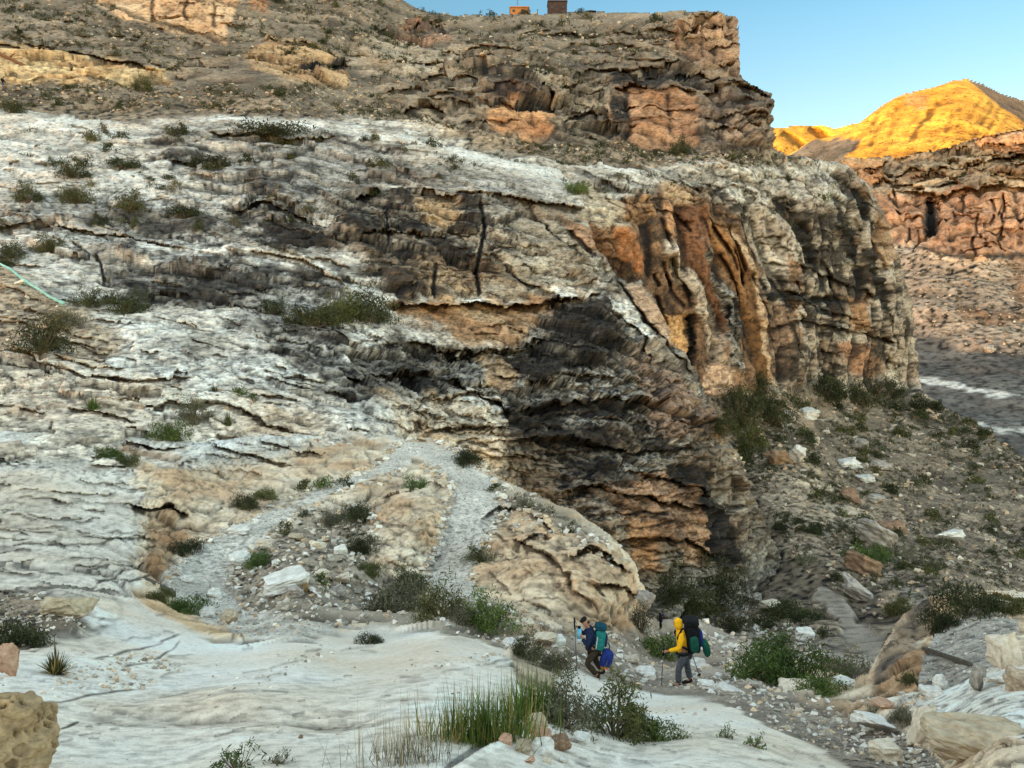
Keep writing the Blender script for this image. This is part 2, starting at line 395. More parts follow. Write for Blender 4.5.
# left white slope and slab
ZN('white', [(-200,300),(420,300),(400,440),(300,455),(180,480),(140,530),(140,600),(250,640),(-200,660)], 12, 14, st=.20)
ZN('slab', [(-200,600),(140,598),(190,622),(245,642),(345,632),(430,628),(505,648),(528,690),(600,640),(700,690),(770,720),(870,768),(880,900),(-200,900)], 5, 4)
ZN('white', [(-200,470),(150,478),(140,540),(135,590),(60,600),(-200,590)], 10, 10, st=.10, bu=.03, vn=.10, sp=.3, c=(224,214,200), c2=(196,180,160))
ZN('cream', [(130,455),(200,470),(260,470),(320,440),(385,440),(380,465),(300,485),(240,520),(190,545),(160,580),(135,560),(145,510)], 8, 10)
ZN('tan', [(150,515),(172,512),(185,535),(172,560),(158,590),(142,590),(148,550)], 5, 6, st=.3)
ZN('tan', [(130,590),(150,594),(190,612),(220,626),(248,640),(215,640),(180,624),(150,612)], 3, 3, st=.05, vn=.02, c=(214,184,146), c2=(196,160,122))
ZN('tan', [(80,700),(200,695),(330,705),(420,690),(440,700),(330,728),(220,722),(100,722)], 12, 10, w=.55, st=.02, vn=.02, c=(206,186,160), c2=(186,160,132))
ZN('tan', [(0,398),(50,395),(105,425),(140,450),(185,452),(180,462),(110,455),(40,430),(0,420)], 5, 6, w=.8)
# gravel banks
ZN('talus', [(-200,585),(0,588),(40,590),(85,600),(92,628),(55,640),(0,650),(-200,660)], 6, 8, bu=.22)
ZN('talus', [(180,590),(230,560),(300,520),(360,500),(385,520),(370,570),(420,600),(480,600),(520,630),(500,648),(430,628),(345,630),(250,640),(200,615)], 6, 8, bu=.20, c=(156,142,124), c2=(126,112,96))
ZN('cream', [(370,505),(430,480),(442,495),(430,540),(415,580),(375,572),(365,540)], 4, 6, st=.25)
ZN('talus', [(470,470),(530,490),(610,540),(640,590),(600,560),(540,530),(510,540),(480,520)], 5, 6, bu=.2, c=(190,172,150))
ZN('cream', [(470,540),(520,510),(560,530),(620,548),(640,590),(642,625),(600,628),(560,622),(500,600),(470,580)], 4, 6, st=.16, bu=.16, c=(222,196,164), c2=(184,146,110), vn=.16)
ZN('talus', [(540,650),(560,625),(640,630),(660,610),(760,620),(800,700),(900,730),(950,768),(940,800),(880,800),(850,768),(770,722),(700,690),(600,675)], 5, 5, bu=.14, c=(166,150,134), c2=(138,122,106))
ZN('slab', [(560,672),(590,672),(640,690),(700,700),(780,730),(870,768),(880,900),(450,900),(520,740)], 3, 4)
ZN('dirt', [(505,645),(530,650),(560,662),(556,690),(530,692),(518,680)], 3, 3)
# right mound
ZN('cream', [(860,640),(920,600),(1000,590),(1200,590),(1200,900),(960,900),(930,740),(880,700)], 5, 6, st=.08, bu=.10)
ZN('white', [(905,700),(950,672),(990,668),(1024,660),(1200,680),(1200,760),(990,735),(930,715)], 4, 5, st=.03, bu=.05, c=(230,224,214), c2=(212,200,184), vn=.08)
ZN('brown', [(868,694),(880,655),(896,628),(922,600),(944,597),(930,636),(908,655),(886,690)], 3, 4, st=.14, bu=.12, c=(170,144,116))
ZN('cream', [(876,700),(900,668),(925,655),(934,668),(928,692),(905,704)], 2, 3, st=.04, bu=.05, c=(230,222,208), c2=(206,188,166))
ZN('tan', [(870,690),(900,660),(925,640),(930,600),(985,590),(1010,596),(960,612),(935,650),(920,690),(880,697)], 3, 4, c=(212,180,142))
# trails
G = dict(soft=2.0, namp=5, c=(206,197,184), c2=(178,168,155), sp=.4)
TR_LEFT = [(402,440),(430,440),(418,452),(400,470),(372,480),(330,498),(290,515),(262,540),(240,560),(225,585),(245,612),(300,622),(345,622),(360,630),(250,640),(205,618),(172,596),(165,575),(190,550),(230,530),(270,510),(330,486),(375,466)]
TR_RIGHT = [(400,440),(440,443),(470,458),(492,480),(503,503),(492,530),(478,555),(470,578),(480,600),(430,600),(425,575),(432,550),(446,520),(455,495),(445,475),(420,460)]
TR_HIKE = [(545,655),(600,655),(650,668),(700,672),(760,690),(830,715),(900,735),(950,768),(940,800),(890,790),(850,768),(790,735),(720,702),(650,692),(600,680)]
TR_MOUND = [(925,660),(935,625),(970,614),(1020,618),(1016,650),(985,668),(950,690),(920,700),(918,680)]
ZN('gravel', TR_LEFT, region='trail', **G)
ZN('gravel', TR_RIGHT, region='trail', **G)
ZN('gravel', TR_HIKE, region='trail', soft=2, namp=3, c=(156,142,126), c2=(130,116,102))
ZN('gravel', TR_MOUND, region='trail', soft=2, namp=3, c=(176,166,154), c2=(152,142,130))
# lips, undercuts and cracks of the near rocks
for pts, amp, wa, wb in [([(440,774),(480,748),(520,731),(560,719),(610,722),(650,735)], -.30, 8, 26),
    ([(-60,395),(30,398),(70,410),(110,432),(150,446),(195,445)], .9, 14, 7), ([(-40,455),(30,452),(80,452),(120,458)], .7, 10, 8),
    ([(130,505),(150,508),(170,505),(190,520)], .8, 10, 8), ([(200,440),(240,455),(290,462)], .5, 8, 8),
    ([(240,425),(262,440),(300,452),(330,455)], .5, 8, 6), ([(520,545),(540,533),(552,540)], .5, 10, 7),
    ([(568,560),(590,546),(612,555),(632,575)], 1.0, 12, 10), ([(590,590),(610,582),(640,596)], .9, 9, 9), ([(510,540),(540,552),(570,575),(572,600)], .5, 9, 9),
    ([(480,520),(500,505),(530,512),(560,535)], .4, 9, 7), ([(930,598),(970,592),(1010,597),(1060,600)], .5, 8, 6),
    
    ([(380,505),(430,482),(445,492)], .3, 8, 6)]:
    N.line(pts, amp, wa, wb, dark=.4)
for pts, amp, w in [([(80,590),(120,575),(150,560)], .15, 2), ([(28,702),(60,702),(95,695),(140,690)], .05, 2), ([(90,660),(140,650),(185,632)], .06, 2.5),
                    ([(230,640),(240,635),(250,650)], .05, 2), ([(60,730),(80,722)], .06, 2), ([(260,690),(290,692)], .04, 2), ([(120,668),(160,658),(182,640)], .06, 2)]:
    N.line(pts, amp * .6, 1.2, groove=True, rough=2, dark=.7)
SL = lambda u, v: np.interp(v, [100, 200, 300, 420, 480, 600, 700], [.02, .12, .22, .16, .04, -.08, -.12])
N.cracks(70, [(-120,470),(130,476),(140,520),(130,580),(60,590),(-120,590)], lambda u, v: .03, 20, 90, .10, .62, 1, jit=.03)
N.cracks(60, [(-120,380),(380,440),(300,460),(190,475),(-120,465)], SL, 14, 60, .14, .6, 2)
N.cracks(80, [(-60,610),(140,605),(250,645),(500,650),(520,700),(400,740),(-60,760)], lambda u, v: -.10, 8, 50, .012, .55, 3)
N.cracks(26, [(560,680),(640,695),(760,735),(840,768),(560,768),(600,720)], lambda u, v: .25, 8, 36, .012, .45, 4)
N.cracks(40, [(470,500),(540,510),(620,550),(640,620),(560,625),(480,590)], lambda u, v: .35, 10, 40, .07, .6, 5, jit=.3)
N.cracks(16, [(370,510),(440,485),(430,560),(380,575)], lambda u, v: -.1, 10, 36, .06, .55, 6, jit=.2)
N.cracks(30, [(900,690),(1030,650),(1030,760),(960,740)], lambda u, v: -.2, 8, 34, .03, .5, 7, jit=.25)
N.bump(300,570,70,40,1.0); N.bump(600,570,48,50,2.2); N.bump(540,575,50,45,1.0); N.bump(410,530,40,50,1.2); N.bump(905,668,34,30,.8); N.bump(960,600,60,16,.8)
N.bump(62,610,60,26,.8); N.bump(170,470,50,30,.8); N.bump(40,480,60,26,.7)
N.below([(-150,430),(0,425),(100,432),(200,440),(300,430),(340,425),(380,432),(400,437),(420,438),(445,440),(470,452),(500,478),(530,490),(575,510),(612,535),(634,560),(645,590),(644,615),
         (655,618),(700,618),(745,640),(800,660),(850,680),(868,672),(885,640),(905,612),(930,597),(970,588),(1010,590),(1060,596),(1200,590)], 3, 8, 3.0)
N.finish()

# the ledge the photographer stands on and the slope beyond the left edge, outside the frame
NEARBY = Layer('rock_slope', (-700, 846, 1500, 1640), [(u, v, d) for u in (-700, -150, 250, 600, 900, 1180, 1500) for v, d in ((846, 4.02), (880, 3.66), (1000, 2.75), (1200, 2.0), (1400, 1.55), (1640, 1.25))], 1.0, 'slab', seed=150, step=6, smooth=1)
NEARBY.finish()
WL = [(u, v, d) for u in (-720, -420, -150) for v, d in ((90, 103), (120, 98), (200, 75), (300, 55), (450, 33.5), (520, 26), (600, 17), (690, 9), (768, 5.6), (850, 3.95))]
WING = Layer('rock_slope', (-720, 96, -134, 850), WL, 1.0, 'white', seed=160, step=5, smooth=1)
WING.zone('slab', [(-800, 600), (-100, 600), (-100, 900), (-800, 900)], 8, 6)
WING.finish()
CLIFF = [(350,300,64),(400,300,66),(400,350,62),(450,400,58),(420,430,52),(500,450,58),(460,315,70),(550,315,75),(600,330,75),(560,400,66),(620,420,68),(660,480,67),(600,520,59),
         (700,560,70),(750,585,79),(680,610,67),(520,500,62),(720,430,79),(655,330,82),(622,280,86),(590,250,88),(500,240,82),(420,220,82),(380,180,90),(450,180,92),(550,195,96),(600,212,98),
         (450,500,56),(560,600,55),(780,600,86),(760,500,86),(350,160,95),(585,205,97),(595,235,92),(640,200,104),(450,280,74),(550,280,80),(480,360,66),(380,390,52),(600,640,58),(400,130,105),(560,165,112),(640,180,116),(300,90,112),(0,90,108),(-150,90,108),(150,90,110),(450,130,110)]
P = Layer('cliff', (-140, 88, 810, 640), LEFT + CLIFF + [(-150,560,24),(120,540,29),(300,520,36)], 2.5, 'white', tilt=(.16, .02), seed=200)
ZP = P.zone
ZP('gvarn', [(75,250),(175,253),(260,262),(345,280),(352,300),(352,390),(320,385),(285,360),(262,340),(255,320),(235,315),(200,303),(150,298),(125,290)], 10, 14, w=.85)
ZP('gvarn', [(0,215),(60,190),(140,195),(230,215),(330,240),(340,260),(240,250),(130,240),(40,240)], 14, 14, w=.7)
ZP('gvarn', [(150,130),(260,125),(330,135),(400,150),(420,180),(330,190),(300,240),(250,210),(200,185),(160,165)], 14, 14, w=.7)
ZP('varn', [(225,205),(260,195),(300,215),(330,230),(335,250),(290,250),(250,235)], 8, 10, w=.7)
ZP('brown', [(596,250),(640,270),(690,340),(740,410),(800,500),(830,640),(480,640),(500,470),(505,440),(560,380),(600,330)], 6, 8, c=(166,154,138), c2=(116,102,88), vn=.34, st=.35)
ZP('gvarn', [(320,190),(400,182),(480,200),(560,208),(600,240),(596,290),(500,300),(400,300),(384,282),(336,250)], 8, 12, w=.95, vn=.5, st=.42, c=(166,152,134), c2=(112,98,84))
for zz in ([(330,196),(380,186),(420,196),(414,206),(350,208)], [(340,208),(372,214),(384,240),(380,262),(352,248)], [(370,212),(420,212),(470,224),(466,234),(400,232)], [(396,246),(470,250),(466,262),(400,264)], [(452,196),(500,200),(488,212),(470,208)], [(395,268),(450,272),(480,290),(400,296)]):
    ZP('varn', zz, 6, 8, w=.85)
ZP('cream', [(414,203),(460,200),(462,226),(440,230),(420,222)], 4, 7, w=.8, c=(204,168,126), c2=(160,122,88))
ZP('cream', [(395,262),(480,262),(560,270),(600,280),(596,296),(500,298),(396,298)], 6, 10, w=.6, c=(200,166,126), c2=(140,108,80), vn=.4, jo=.25)
ZP('cream', [(520,200),(590,205),(602,230),(604,262),(600,292),(520,294),(480,290),(500,262),(530,250),(520,225)], 8, 12, w=.85, vn=.34, c=(200,186,166), c2=(152,132,108), jo=.1)
ZP('orange', [(560,214),(580,222),(606,236),(614,250),(600,254),(574,240)], 4, 6, w=.8, c=(176,128,92), c2=(120,84,60))
ZP('gvarn', [(330,185),(430,165),(520,180),(600,200),(560,210),(480,200),(400,184),(320,205)], 6, 8, w=.6, vn=.3)
ZP('tan', [(392,304),(470,302),(600,298),(590,308),(556,318),(548,340),(500,346),(440,340),(400,325)], 4, 6, st=.18)
ZP('white', [(340,310),(400,316),(450,330),(470,350),(400,345),(345,340)], 8, 10, w=.8)
ZP('varn', [(345,350),(400,340),(470,345),(478,372),(460,392),(420,400),(350,392)], 8, 12, w=.85, vn=.5)
ZP('gvarn', [(470,345),(520,346),(545,312),(590,302),(615,305),(642,340),(650,392),(680,440),(640,490),(560,486),(505,442),(470,402)], 7, 10, w=.9, vn=.46, st=.5)
ZP('varn', [(558,308),(582,304),(605,312),(625,325),(630,345),(617,361),(589,366),(562,366),(546,345),(552,323)], 6, 14, w=.85, vn=.60)
ZP('varn', [(500,352),(511,349),(558,350),(566,366),(546,376),(525,376),(480,366)], 4, 8, vn=.70)
ZP('varn', [(500,404),(515,402),(558,394),(644,394),(646,410),(605,416),(578,411),(539,428),(512,424)], 5, 9, vn=.68)
ZP('varn', [(520,424),(560,430),(620,424),(660,436),(700,442),(690,452),(640,450),(560,452),(524,440)], 5, 9, vn=.60)
ZP('varn', [(560,452),(610,450),(640,470),(600,478),(560,470)], 5, 9, vn=.55)
ZP('tan', [(478,352),(500,356),(520,372),(514,386),(490,384)], 4, 6, w=.9, c=(190,166,132))
ZP('white', [(470,388),(500,394),(514,420),(500,432),(470,420),(440,402)], 5, 8, w=.8)
ZP('cream', [(380,400),(440,395),(490,410),(512,440),(500,470),(470,452),(430,440),(395,436)], 8, 10, w=.7, vn=.38)
ZP('white', [(600,296),(630,292),(658,330),(650,342),(625,322)], 4, 7, w=.9, vn=.3)
ZP('brown', [(630,349),(652,345),(684,376),(712,420),(690,440),(656,421),(640,390)], 5, 7, c=(164,142,124), c2=(136,112,96), vn=.3, sp=.6)
ZP('tan', [(627,286),(641,278),(655,300),(670,326),(670,347),(656,336),(640,312)], 3, 4, c=(196,168,142), c2=(168,132,104), st=.1)
ZP('brown', [(600,486),(640,470),(690,470),(720,500),(740,540),(700,560),(640,540)], 6, 8, w=.8, c=(166,128,100), c2=(120,88,64))
ZP('varn', [(668,466),(690,464),(712,474),(708,486),(680,482)], 3, 5, vn=.9)
ZP('varn', [(700,482),(717,490),(727,527),(738,562),(717,566),(707,537),(702,512)], 3, 5, vn=.95)
ZP('tan', [(685,516),(698,505),(707,516),(712,566),(680,562)], 3, 3, c=(176,140,110), c2=(146,110,84), vn=.05)
ZP('tan', [(630,520),(648,522),(656,572),(632,566)], 4, 5, c=(186,150,118))
ZP('dirt', [(-200,255),(0,262),(40,285),(75,308),(115,330),(130,352),(95,365),(40,348),(-200,345)], 8, 10, w=.9, bu=.14, c=(178,156,130), c2=(142,122,100))
ZP('cream', [(-200,330),(60,360),(180,385),(300,400),(340,430),(300,480),(-200,520)], 14, 14, w=.55)
ZP('talus', [(-200,60),(150,80),(400,110),(420,135),(330,122),(250,116),(120,122),(30,108),(-200,118)], 6, 8)
for pts, amp, wa, wb in [
    ([(380,303),(440,304),(500,304),(560,301),(605,296)], 2.4, 18, 10), ([(400,340),(440,343),(500,347),(548,342)], 1.0, 10, 10),
    ([(445,352),(470,346),(520,352),(545,344)], 1.2, 12, 10), ([(340,372),(400,376),(440,370),(465,384),(470,398)], 1.6, 12, 9), ([(430,398),(470,392),(505,402),(515,420)], 1.2, 12, 9),
    ([(420,432),(470,425),(510,425)], 1.0, 9, 7), ([(520,402),(580,396),(640,398),(668,402)], 1.6, 16, 12), ([(505,440),(560,436),(640,446),(700,446)], 1.4, 14, 12),
    ([(560,490),(600,484),(660,500),(720,510)], 1.6, 14, 10), ([(590,545),(640,538),(690,540),(720,560)], 1.3, 12, 9), ([(600,300),(640,330),(660,360)], .8, 10, 10),
    ([(340,250),(390,236),(450,240)], 1.0, 10, 10), ([(330,205),(400,190),(480,196),(560,206),(610,218)], 1.2, 12, 12), ([(230,210),(262,200),(300,215),(335,232)], 1.2, 8, 8),
    ([(160,160),(215,158),(260,165)], .9, 8, 6), ([(205,136),(270,138),(340,140)], 1.0, 8, 6), ([(-20,228),(60,224),(130,238),(200,255)], .7, 8, 8), ([(245,255),(300,262),(350,284)], .6, 8, 8),
    ([(110,400),(180,402),(240,412),(300,430)], .5, 9, 8), ([(0,340),(60,372),(140,380),(200,384)], .5, 10, 8), ([(620,470),(680,478),(726,500)], 1.0, 10, 9), ([(490,372),(540,378),(600,372),(640,376)], .9, 10, 9)]:
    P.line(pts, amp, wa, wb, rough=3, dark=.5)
for pts, amp, w in [([(478,200),(484,230),(476,270),(480,300)], 1.6, 3), ([(435,262),(432,300)], 1, 3), ([(500,262),(525,285),(560,300)], 1, 3), ([(565,225),(590,250),(612,275)], 1.4, 3),
                    ([(525,205),(560,240),(585,262)], 1.0, 3), ([(70,245),(100,262),(105,280)], .7, 2), ([(385,205),(388,250)], 1.0, 3), ([(600,262),(614,274),(637,309),(659,336),(702,387),(717,418)], 2.2, 3.5),
                    ([(445,345),(470,356),(460,350)], 2.0, 6), ([(480,395),(505,402)], 2.0, 5)]:
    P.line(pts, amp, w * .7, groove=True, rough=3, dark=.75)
P.cracks(230, [(-120,125),(200,118),(400,135),(420,200),(345,260),(370,330),(380,430),(200,440),(-120,400)], SL, 12, 80, .30, .66, 11, jit=.05)
P.cracks(120, [(330,190),(600,200),(610,290),(390,300),(335,250)], lambda u, v: .03, 10, 60, .26, .6, 12, jit=.05)
P.cracks(150, [(350,345),(600,300),(640,320),(740,500),(760,570),(600,600),(500,470),(400,430)], lambda u, v: .04, 12, 80, .30, .62, 13, jit=.05)
P.cracks(40, [(380,400),(500,400),(510,460),(400,440)], SL, 10, 40, .3, .55, 14)
P.below([(-150,112),(0,108),(120,120),(190,112),(330,118),(400,128),(450,145),(520,160),(560,168),(580,190),(588,215),(596,242),(608,264),(618,278),(627,283),(641,277),(655,299),(668,326),(671,345),(690,364),(706,390),(719,418),(742,464),(752,492),(762,520),(778,550),(790,578),(800,604),(815,640)], 2.5, 9, 6)
P.keep &= ~((P.V > np.interp(P.U, [-150,0,100,200,300,380,420,450,810], [470,465,472,480,480,470,480,640,640])))
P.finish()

BACK = [(600,330,114),(560,260,112),(520,330,116),(640,330,116),(450,300,118),(400,250,116),(300,220,118),(500,420,110),(560,220,107),(612,232,106),(-150,120,103),(0,122,104),(150,124,106),(300,124,110),(400,150,114),(550,168,120),(620,182,122),(700,172,138),(800,168,168),(860,178,192),
        (640,250,116),(700,250,131),(720,350,134),(760,385,142),(800,250,160),(800,340,158),(850,300,182),(880,250,202),(915,380,217),(892,330,203),(680,320,128),(650,400,120),(740,200,145),(850,220,180),
        (760,425,139),(830,402,176),(900,402,207),(800,450,127),(900,450,152),(1024,470,152),(1024,500,131),(900,520,106),(800,520,97),(1024,600,78),(900,600,72),(800,580,81),(850,622,63),(760,600,78),
        (700,600,83),(660,627,80),(700,642,56),(800,665,46),(900,665,42),(1180,500,128),(1180,600,76),(1180,460,160),(600,500,100),(600,620,84),(960,640,52),(960,420,190),
        (500,140,127),(600,152,138),(750,142,152),(680,152,147),(660,120,160),(660,88,163),(750,100,166),(765,130,163),(700,75,186),(700,40,208),(700,18,211),(735,50,203),(600,40,216),(560,15,242),(460,15,232),
        (400,90,152),(520,118,143),(520,85,147),(400,60,176),(330,78,152),(310,48,158),(300,20,192),(190,30,166),(180,5,169),(150,48,150),(100,78,128),(50,72,131),(50,50,134),(50,20,162),(200,95,122),(0,88,118),(0,70,124),
        (0,-60,225),(200,-60,222),(350,-30,216),(430,8,236),(-150,50,134),(-150,-60,220),(270,100,118),(430,115,134),(640,60,190),(600,95,165)]
B = Layer('talus_slope', (-140, -100, 1180, 720), BACK, 4.5, 'talus', tilt=(.05, .02), seed=300)
ZB = B.zone
MESA = 'mesa'
B.regnames += ['mesa', 'bluff', 'trail']
ZB('ledge', [(380,62),(470,35),(560,22),(700,12),(745,20),(745,80),(772,95),(772,150),(700,150),(650,150),(600,140),(560,142),(480,140),(430,125),(380,105)], 8, 10, region='mesa', st=.42)
ZB('talus', [(420,10),(470,14),(560,14),(690,16),(690,40),(640,55),(560,60),(470,50),(420,40)], 6, 8, region='mesa', bu=.3)
ZB('talus', [(560,60),(690,45),(740,72),(700,84),(640,78),(590,84)], 6, 8, w=.6)
ZB('orange', [(615,88),(650,84),(698,92),(702,146),(655,148),(622,138),(606,118)], 4, 6, st=.12, jo=.2, vn=.3)
ZB('varn', [(610,70),(690,62),(700,88),(650,84),(612,88)], 4, 6, w=.8)
ZB('varn', [(612,95),(628,95),(628,140),(612,132)], 3, 4, w=.9)
ZB('brown', [(700,92),(772,96),(766,112),(770,148),(700,148)], 4, 6, jo=.4, vn=.36, st=.2, c=(170,142,116))
ZB('brown', [(672,22),(735,16),(742,40),(742,76),(715,70),(672,55)], 4, 6, jo=.6, vn=.30, c=(178,142,110), c2=(128,98,76), st=.12)
ZB('orange', [(488,80),(530,76),(555,102),(552,138),(500,137),(486,126)], 3, 5, vn=.2, c=(206,156,112), c2=(168,116,78))
ZB('varn', [(480,68),(530,66),(546,90),(556,108),(530,115),(515,98),(488,104)], 3, 5, w=.85)
ZB('cream', [(380,128),(412,120),(460,126),(462,138),(420,138),(384,137)], 3, 5, w=.8)
ZB('brown', [(412,18),(440,18),(450,40),(400,42),(385,32)], 3, 5, c=(180,132,104), jo=.3)
ZB('cream', [(340,40),(420,45),(470,60),(420,76),(360,72)], 8, 10, w=.5)
# left top cliffs
ZB('orange', [(80,-60),(290,-60),(255,-10),(240,0),(232,22),(226,45),(205,39),(170,30),(130,19),(98,5)], 3, 4, region='bluff', c=(222,184,144), c2=(190,142,102), vn=.08, jo=.2)
ZB('orange', [(248,-20),(268,-10),(268,14),(250,8)], 3, 3, region='bluff', c=(190,140,104))
ZB('cream', [(-200,45),(0,46),(60,54),(110,62),(160,72),(172,80),(110,83),(60,83),(0,88),(-200,92)], 4, 5, region='bluff', c=(230,198,150), c2=(206,156,104), st=.3, vn=.05)
ZB('cream', [(264,44),(276,38),(300,42),(338,55),(348,68),(346,85),(300,84),(265,75),(240,58)], 4, 5, region='bluff', c=(214,180,138), c2=(170,130,94), vn=.2, st=.4)
ZB('varn', [(300,66),(345,62),(348,72),(312,74)], 2, 3)
ZB('talus', [(320,10),(352,10),(360,60),(345,60),(330,40)], 5, 8, w=.6, vn=.6)
# bench and the cliff that runs back to the right
ZB('white', [(330,118),(420,128),(520,160),(600,172),(700,165),(850,163),(872,186),(840,204),(760,205),(700,192),(600,200),(400,170)], 7, 9, region='cliff', w=.85, vn=.32, bu=.25)
ZB('white', [(555,163),(640,170),(695,182),(650,196),(604,206),(575,218)], 4, 6, region='cliff', w=.9, vn=.34)
ZB('pillar', [(690,188),(760,180),(850,172),(875,186),(890,225),(905,270),(920,330),(926,396),(880,390),(830,388),(790,386),(765,392),(745,330),(730,260)], 5, 7, region='cliff')
ZB('rust', [(600,200),(640,190),(690,188),(722,205),(745,230),(762,260),(768,300),(772,350),(778,384),(735,396),(690,400),(640,420),(580,300),(596,250)], 4, 6, region='cliff', c=(146,112,84), c2=(98,74,56))
ZB('cream', [(560,172),(600,185),(622,200),(626,222),(612,232),(600,228),(580,220)], 4, 6, region='cliff', c=(214,196,170), c2=(176,150,120))
ZB('orange', [(614,224),(638,234),(645,259),(644,278),(617,258)], 2, 3, c=(186,128,86), c2=(150,98,64), vn=.16, st=.08)
ZB('tan', [(566,212),(600,226),(614,232),(616,256),(600,256),(570,240)], 3, 5, c=(180,140,106), c2=(128,92,66))
ZB('tan', [(624,192),(650,194),(656,214),(640,226),(628,214)], 3, 4, c=(196,150,108))
ZB('orange', [(661,198),(676,202),(678,236),(664,232)], 2, 3, c=(206,156,114), vn=.1)
ZB('cream', [(660,182),(690,190),(696,204),(680,204),(664,196)], 3, 4, c=(210,180,144))
ZB('rust', [(678,205),(702,206),(708,240),(714,272),(732,302),(726,332),(700,306),(684,266)], 3, 4, c=(124,84,58), c2=(84,58,42), vn=.3)
ZB('pillar', [(665,240),(676,242),(684,262),(704,300),(728,340),(731,372),(714,362),(696,318),(674,276)], 2, 4, c=(200,184,166), c2=(150,128,108), vn=.25)
ZB('gvarn', [(698,238),(706,246),(716,275),(734,305),(740,345),(744,372),(730,366),(726,320),(708,272)], 2, 3, vn=.6)
ZB('rust', [(704,222),(736,230),(756,262),(764,310),(768,345),(776,384),(758,378),(748,330),(728,290),(712,262)], 3, 5, c=(150,108,70), c2=(104,74,48), vn=.32)
ZB('cream', [(728,226),(736,226),(762,276),(770,350),(780,386),(774,384),(764,350),(756,280)], 1, 3, w=.9, c=(196,176,150))
ZB('tan', [(666,317),(685,314),(687,364),(676,356),(668,338)], 1, 2, c=(206,160,110), c2=(180,136,92), st=.08, vn=.05)
ZB('varn', [(686,314),(692,316),(696,368),(688,364)], 1, 2, vn=1.0)
ZB('cream', [(706,362),(729,364),(732,395),(700,392)], 2, 3, c=(216,180,150), c2=(190,150,120), vn=.2)
ZB('pillar', [(757,190),(775,196),(792,224),(800,262),(790,270),(760,262),(748,232)], 4, 5, w=.8, c=(196,184,168), vn=.25)
ZB('white', [(720,180),(770,176),(830,180),(850,200),(836,210),(806,196),(780,200),(740,204)], 4, 6, w=.6, vn=.35)
ZB('tan', [(872,206),(888,222),(896,258),(884,266),(872,240)], 3, 4, w=.8, c=(184,150,118), c2=(140,106,80))
ZB('rust', [(786,256),(798,262),(800,288),(788,284)], 2, 4, w=.8)
ZB('rust', [(770,305),(790,300),(800,340),(790,375),(775,380)], 3, 4, w=.7)
ZB('rust', [(835,345),(870,340),(885,372),(860,378)], 4, 5, w=.8, c=(180,124,84))
ZB('tan', [(850,300),(866,296),(872,330),(856,334)], 3, 4, w=.8, c=(190,140,98))
for zz in ([(800,225),(812,246),(820,276),(808,262)], [(836,205),(848,225),(856,262),(846,250)], [(845,183),(862,203),(868,226),(858,212)], [(822,300),(832,320),(836,345),(826,335)], [(862,250),(874,262),(880,300),(868,280)], [(764,294),(800,296),(840,300),(838,305),(790,302)]):
    ZB('varn', zz, 3, 4, vn=.85)
# right talus: pale spurs, dirt and the lower trail
ZB('dirt', [(755,470),(800,480),(850,500),(880,515),(850,545),(790,560),(760,520)], 8, 10, w=.7, c=(200,178,150))
ZB('dirt', [(850,545),(930,600),(920,640),(880,600)], 6, 8, w=.6, c=(196,176,150))
TRB1 = [(806,584),(822,582),(845,598),(862,622),(884,640),(882,662),(852,660),(842,632),(826,608)]
TRB2 = [(822,498),(846,504),(858,516),(838,532),(826,540),(815,535),(836,518),(824,508)]
TRB3 = [(866,560),(890,574),(920,590),(932,600),(920,604),(892,588),(868,570)]
ZB('gravel', TRB1, 2.5, 6, region='trail', c=(170,156,140), c2=(146,133,118), sp=.3, bu=.0); ZB('gravel', TRB2, 3, 3, region='trail', c=(190,172,150)); ZB('gravel', TRB3, 3, 3, region='trail', c=(186,172,154))
ZB('talus', [(560,600),(700,605),(790,640),(900,660),(900,720),(560,720)], 6, 6, w=.8, c=(164,152,138), c2=(132,120,106), bu=.16, vn=.03, sp=.6)
for pts, amp, wa, wb in [
    ([(95,2),(150,22),(205,38),(226,46)], -2.5, 5, 8), ([(95,-14),(140,-8),(200,-4),(250,-4)], 2, 6, 6), ([(-60,44),(50,50),(120,62),(170,76)], 1.4, 6, 6), ([(264,44),(300,42),(345,58)], 2.0, 7, 5), ([(305,66),(346,66)], 2.5, 7, 5),
    ([(480,80),(520,74),(548,92),(558,112)], 2.4, 9, 6), ([(496,98),(530,108),(556,112)], 1.5, 6, 5), ([(380,112),(420,106),(470,112)], 1.6, 8, 6), ([(365,95),(440,90),(490,92)], 1.5, 7, 6),
    ([(555,72),(620,68),(690,62)], 2.0, 8, 6), ([(605,90),(650,84),(700,92)], 2.5, 8, 6), ([(700,92),(740,90),(772,98)], 2.6, 8, 6), ([(690,20),(735,18)], 2, 6, 8), ([(672,52),(715,68),(742,76)], -2.0, 6, 8),
    ([(690,70),(720,78),(755,84)], 1.6, 7, 5), ([(400,28),(430,22),(450,32)], 1.8, 7, 5), ([(560,100),(600,104),(612,118)], 1.2, 7, 5), ([(640,108),(700,110)], .8, 6, 6), ([(765,106),(772,104),(774,112)], 2, 4, 4),
    ([(700,46),(742,44)], 1.2, 6, 5), ([(560,36),(620,34),(672,30)], 1.2, 6, 5), ([(790,262),(840,280),(880,300)], 1.5, 9, 8), ([(760,330),(800,320),(850,330),(905,345)], 1.8, 9, 8), ([(780,290),(830,312),(870,322)], 1.2, 8, 8)]:
    B.line(pts, amp, wa, wb, rough=1.5, dark=.5)
